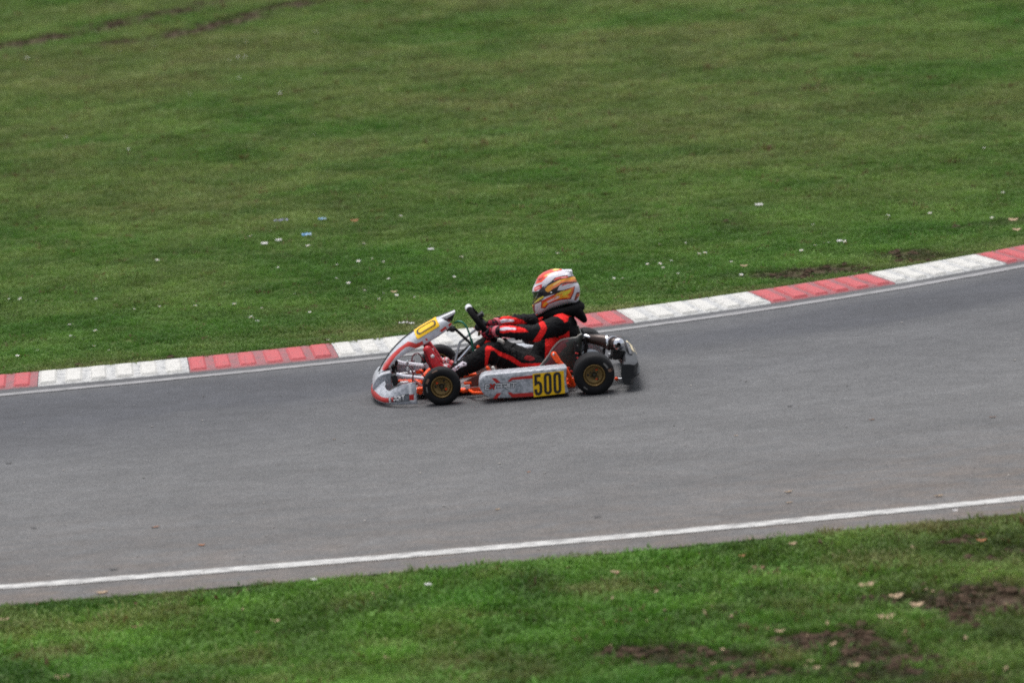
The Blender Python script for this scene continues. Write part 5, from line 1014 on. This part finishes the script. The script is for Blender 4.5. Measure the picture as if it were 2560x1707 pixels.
LV = [(cR3(1480, 605), .055, 'leaf', 'large curled tan leaf standing in the near grass right of centre'), (cR3(1590, 782), .055, 'leaf', 'tan folded leaf beside the right hand mud patch'), (cR3(1000, 858), .035, 'leaf', 'pale tan leaf lying at the left end of the mud patch'),
      (cR3(1067, 372), .032, 'leaf', 'pale cream leaf in the near grass just below the white line'), (cR3(90, 530), .036, 'leaf', 'round buff leaf in green grass near the centre bottom'), (cR4(545, 395), .045, 'leaf', 'pale straw coloured leaf at the asphalt edge on the left'),
      (cR4(330, 862), .055, 'leaf', 'broad tan leaf cut by the bottom edge of the picture'), (cR4(1475, 558), .034, 'leaf', 'pale round leaf in the green grass left of centre'), (cR4(730, 590), .040, 'leaf2', 'brown leaf sunk in green grass on the left'),
      (cR4(25, 550), .035, 'leaf', 'tan leaf by the left edge of the picture in near grass'), (cR3(790, 440), .026, 'leaf3', 'small bright orange leaf in the near grass'), (cR3(885, 508), .045, 'leaf2', 'dark brown leaf beside a pale one in the near grass'),
      (cR3(1760, 712), .045, 'leaf', 'greyish tan leaf on bare soil at right'), (cR3(1640, 665), .050, 'leaf', 'tan crumpled leaf on the small bare patch at right'), (cR3(1410, 1050), .034, 'leaf', 'pinkish tan leaf near the bottom edge at right'), (cR3(2120, 355), .035, 'leaf3', 'orange brown leaf in the grass near the right edge'),
      (cR4(1080, 140), .030, 'leaf3', 'reddish brown leaf lying on the asphalt at lower left'), (cR4(828, 44), .034, 'leaf3', 'flat rust coloured leaf on the asphalt at left'), (cR4(608, 270), .030, 'leafd', 'small black leaf on the asphalt just above the near white line'),
      (cR4(180, 48), .024, 'leafd', 'small black fleck of leaf on the asphalt far left'), (cR3(1045, 72), .036, 'leaf', 'pale flat leaf on the asphalt right of centre'), (cR3(1050, 132), .028, 'leaf', 'narrow buff leaf on the asphalt below a paler one'), (cR3(1880, 95), .034, 'leaf', 'tan leaf on dusty asphalt near the line at right'),
      ((1494, 1295), .028, 'leafd', 'dark narrow leaf on the asphalt below the rear of the kart'), ((22, 1161), .028, 'leafd', 'dark oval leaf on the asphalt by the left picture edge'), ((1975, 1018), .024, 'leafd', 'thin dark twig like leaf on the asphalt at right'), ((2180, 1052), .024, 'leaf2', 'brown leaf on the asphalt at upper right'), ((2482, 1046), .028, 'leaf2', 'rust brown leaf on the asphalt near the right picture edge'),
      ((836, 1101), .016, 'leaf', 'tiny pale leaf on the asphalt left of centre'), ((1840, 1092), .018, 'leaf', 'tiny cream leaf mid track right of centre'), ((1244, 1276), .020, 'leaf', 'tiny pale leaf mid track near the centre bottom'), ((1322, 1183), .016, 'leaf3', 'tiny orange leaf in the middle of the track'),
      (cR5(1710, 925), .035, 'leaf', 'tan leaf in the infield grass just left of the kart'), (cR5(1320, 225), .045, 'leaf3', 'faded orange strip like leaf in the infield grass'), (cR2(640, 297), .040, 'leaf', 'pale leaf in the infield grass above the white kerb block at right'), (cR2(2310, 75), .045, 'leaf', 'pale leaf at the right edge in the infield grass'), (cR2(2290, 15), .055, 'leaf', 'broad pale leaf at the far right above the kerb')]
for (p, sz, m_, lab) in LV:
    sz *= .85
    x, y, z = GH(*p); road = NEDGE(x) < y < KERB(x); z = .006 if road else z+.016
    o = leaf_mesh(sz, .10 if road else .35, .12).build('fallen_leaf', M[m_], smooth=False); o.location = (x, y, z); o.rotation_euler = (random.uniform(-.1, .1) if road else random.uniform(.1, .5), 0, random.uniform(-.5, .5)); tag(o, lab, 'leaf', 'fallen leaves')
sm = [leaf_mesh(.020, .35, .15).build('fallen_leaf', M['leaf'], smooth=False), leaf_mesh(.020, .3, .15).build('fallen_leaf', M['leaf2'], smooth=False)]; used = [0, 0]
for i in range(120):
    px, py = random.uniform(10, 2550), random.uniform(1330, 1700)
    if random.random() < .4: px = random.uniform(1500, 2550)
    x, y, z = GH(px, py)
    if y > NEDGE(x)-.02: continue
    b = 0 if random.random() < .62 else 1; o = sm[b].copy() if used[b] else sm[b]
    if used[b]: COL.objects.link(o)
    used[b] = 1; o.location = (x, y, z+.014); k_ = random.uniform(.5, 1.2); o.scale = (k_*random.uniform(.6, 1.2), k_, k_); o.rotation_euler = (random.uniform(-.2, .6), random.uniform(-.4, .4), random.uniform(0, 6))
    tag(o, ('small tan' if b == 0 else 'small brown')+' fallen leaf lying in the near verge grass', 'leaf', 'small '+('tan' if b == 0 else 'brown')+' leaves in the near verge grass')
def scrap(name, p, lx, ly, rz, m_, lab, cat, hz=.008):
    x, y, z = GH(*p); lx *= .75; ly *= .5; mb = MB(); n = 8; top = []
    for r in range(2): 
        for c in range(n): top.append(((c/(n-1)-.5)*lx, (r-.5)*ly*(1+.3*math.sin(c*2.1)), hz*(1+.4*math.sin(c*1.7+r))))
    bot = [(a, b, c-.004) for a, b, c in top]; N_ = 2*n; fs = []
    for c in range(n-1): fs += [(c, c+1, n+c+1, n+c), (N_+c, N_+n+c, N_+n+c+1, N_+c+1), (c, N_+c, N_+c+1, c+1), (n+c, n+c+1, N_+n+c+1, N_+n+c)]
    fs += [(0, n, N_+n, N_), (n-1, N_+n-1, N_+N_-1, N_-1)]
    o = mb.add(top+bot, fs).build(name, M[m_]); o.location = (x, y, z+.026); o.rotation_euler = (random.uniform(.15, .4), 0, rz); tag(o, lab, cat)
scrap('plastic_wrapper', cR5(850, 370), .11, .06, .15, 'bluefoil', 'bright blue and white wrapper lying in the infield grass', 'litter')
scrap('plastic_wrapper', cR5(1003, 217), .09, .06, .2, 'bluefoil', 'pale white and blue wrapper, the upper one of two in the grass', 'litter')
scrap('plastic_strip', cR5(600, 230), .17, .02, .12, 'lilac', 'long thin lilac plastic strip in the infield grass', 'litter')
scrap('paper_scrap', cR5(438, 458), .07, .05, 0, 'paper', 'white paper scrap left of the blue wrapper in the grass', 'litter')
scrap('paper_scrap', cR5(575, 425), .07, .04, .3, 'paper', 'crumpled paper scrap between white scrap and blue wrapper', 'litter')
scrap('paper_scrap', cR5(2068, 515), .065, .05, 0, 'paper', 'bright white scrap in the grass above the front of the kart', 'litter')
scrap('paper_scrap', cR5(1800, 1240), .09, .022, .25, 'paper', 'white stick of paper in the grass just behind the number panel', 'litter')
scrap('paper_scrap', cR5(1880, 1245), .05, .03, 0, 'paper', 'small white scrap right beside the white paper stick', 'litter')
scrap('paper_scrap', (1898, 520), .085, .06, 0, 'paper', 'pale lump of paper alone in the middle of the infield grass', 'litter')
scrap('paper_scrap', cR2(1225, 150), .06, .045, 0, 'paper', 'white scrap in the grass above the right hand white kerb block', 'litter')
scrap('paper_scrap', cR4(2290, 372), .045, .03, 0, 'paper', 'white scrap in the near verge left of centre', 'litter')
scrap('paper_scrap', cR3(1972, 198), .035, .03, 0, 'paper', 'white scrap at the asphalt edge on the right', 'litter')
scrap('paper_scrap', cR4(1680, 345), .04, .03, 0, 'paper', 'cream scrap in the near verge beside the asphalt edge', 'litter')
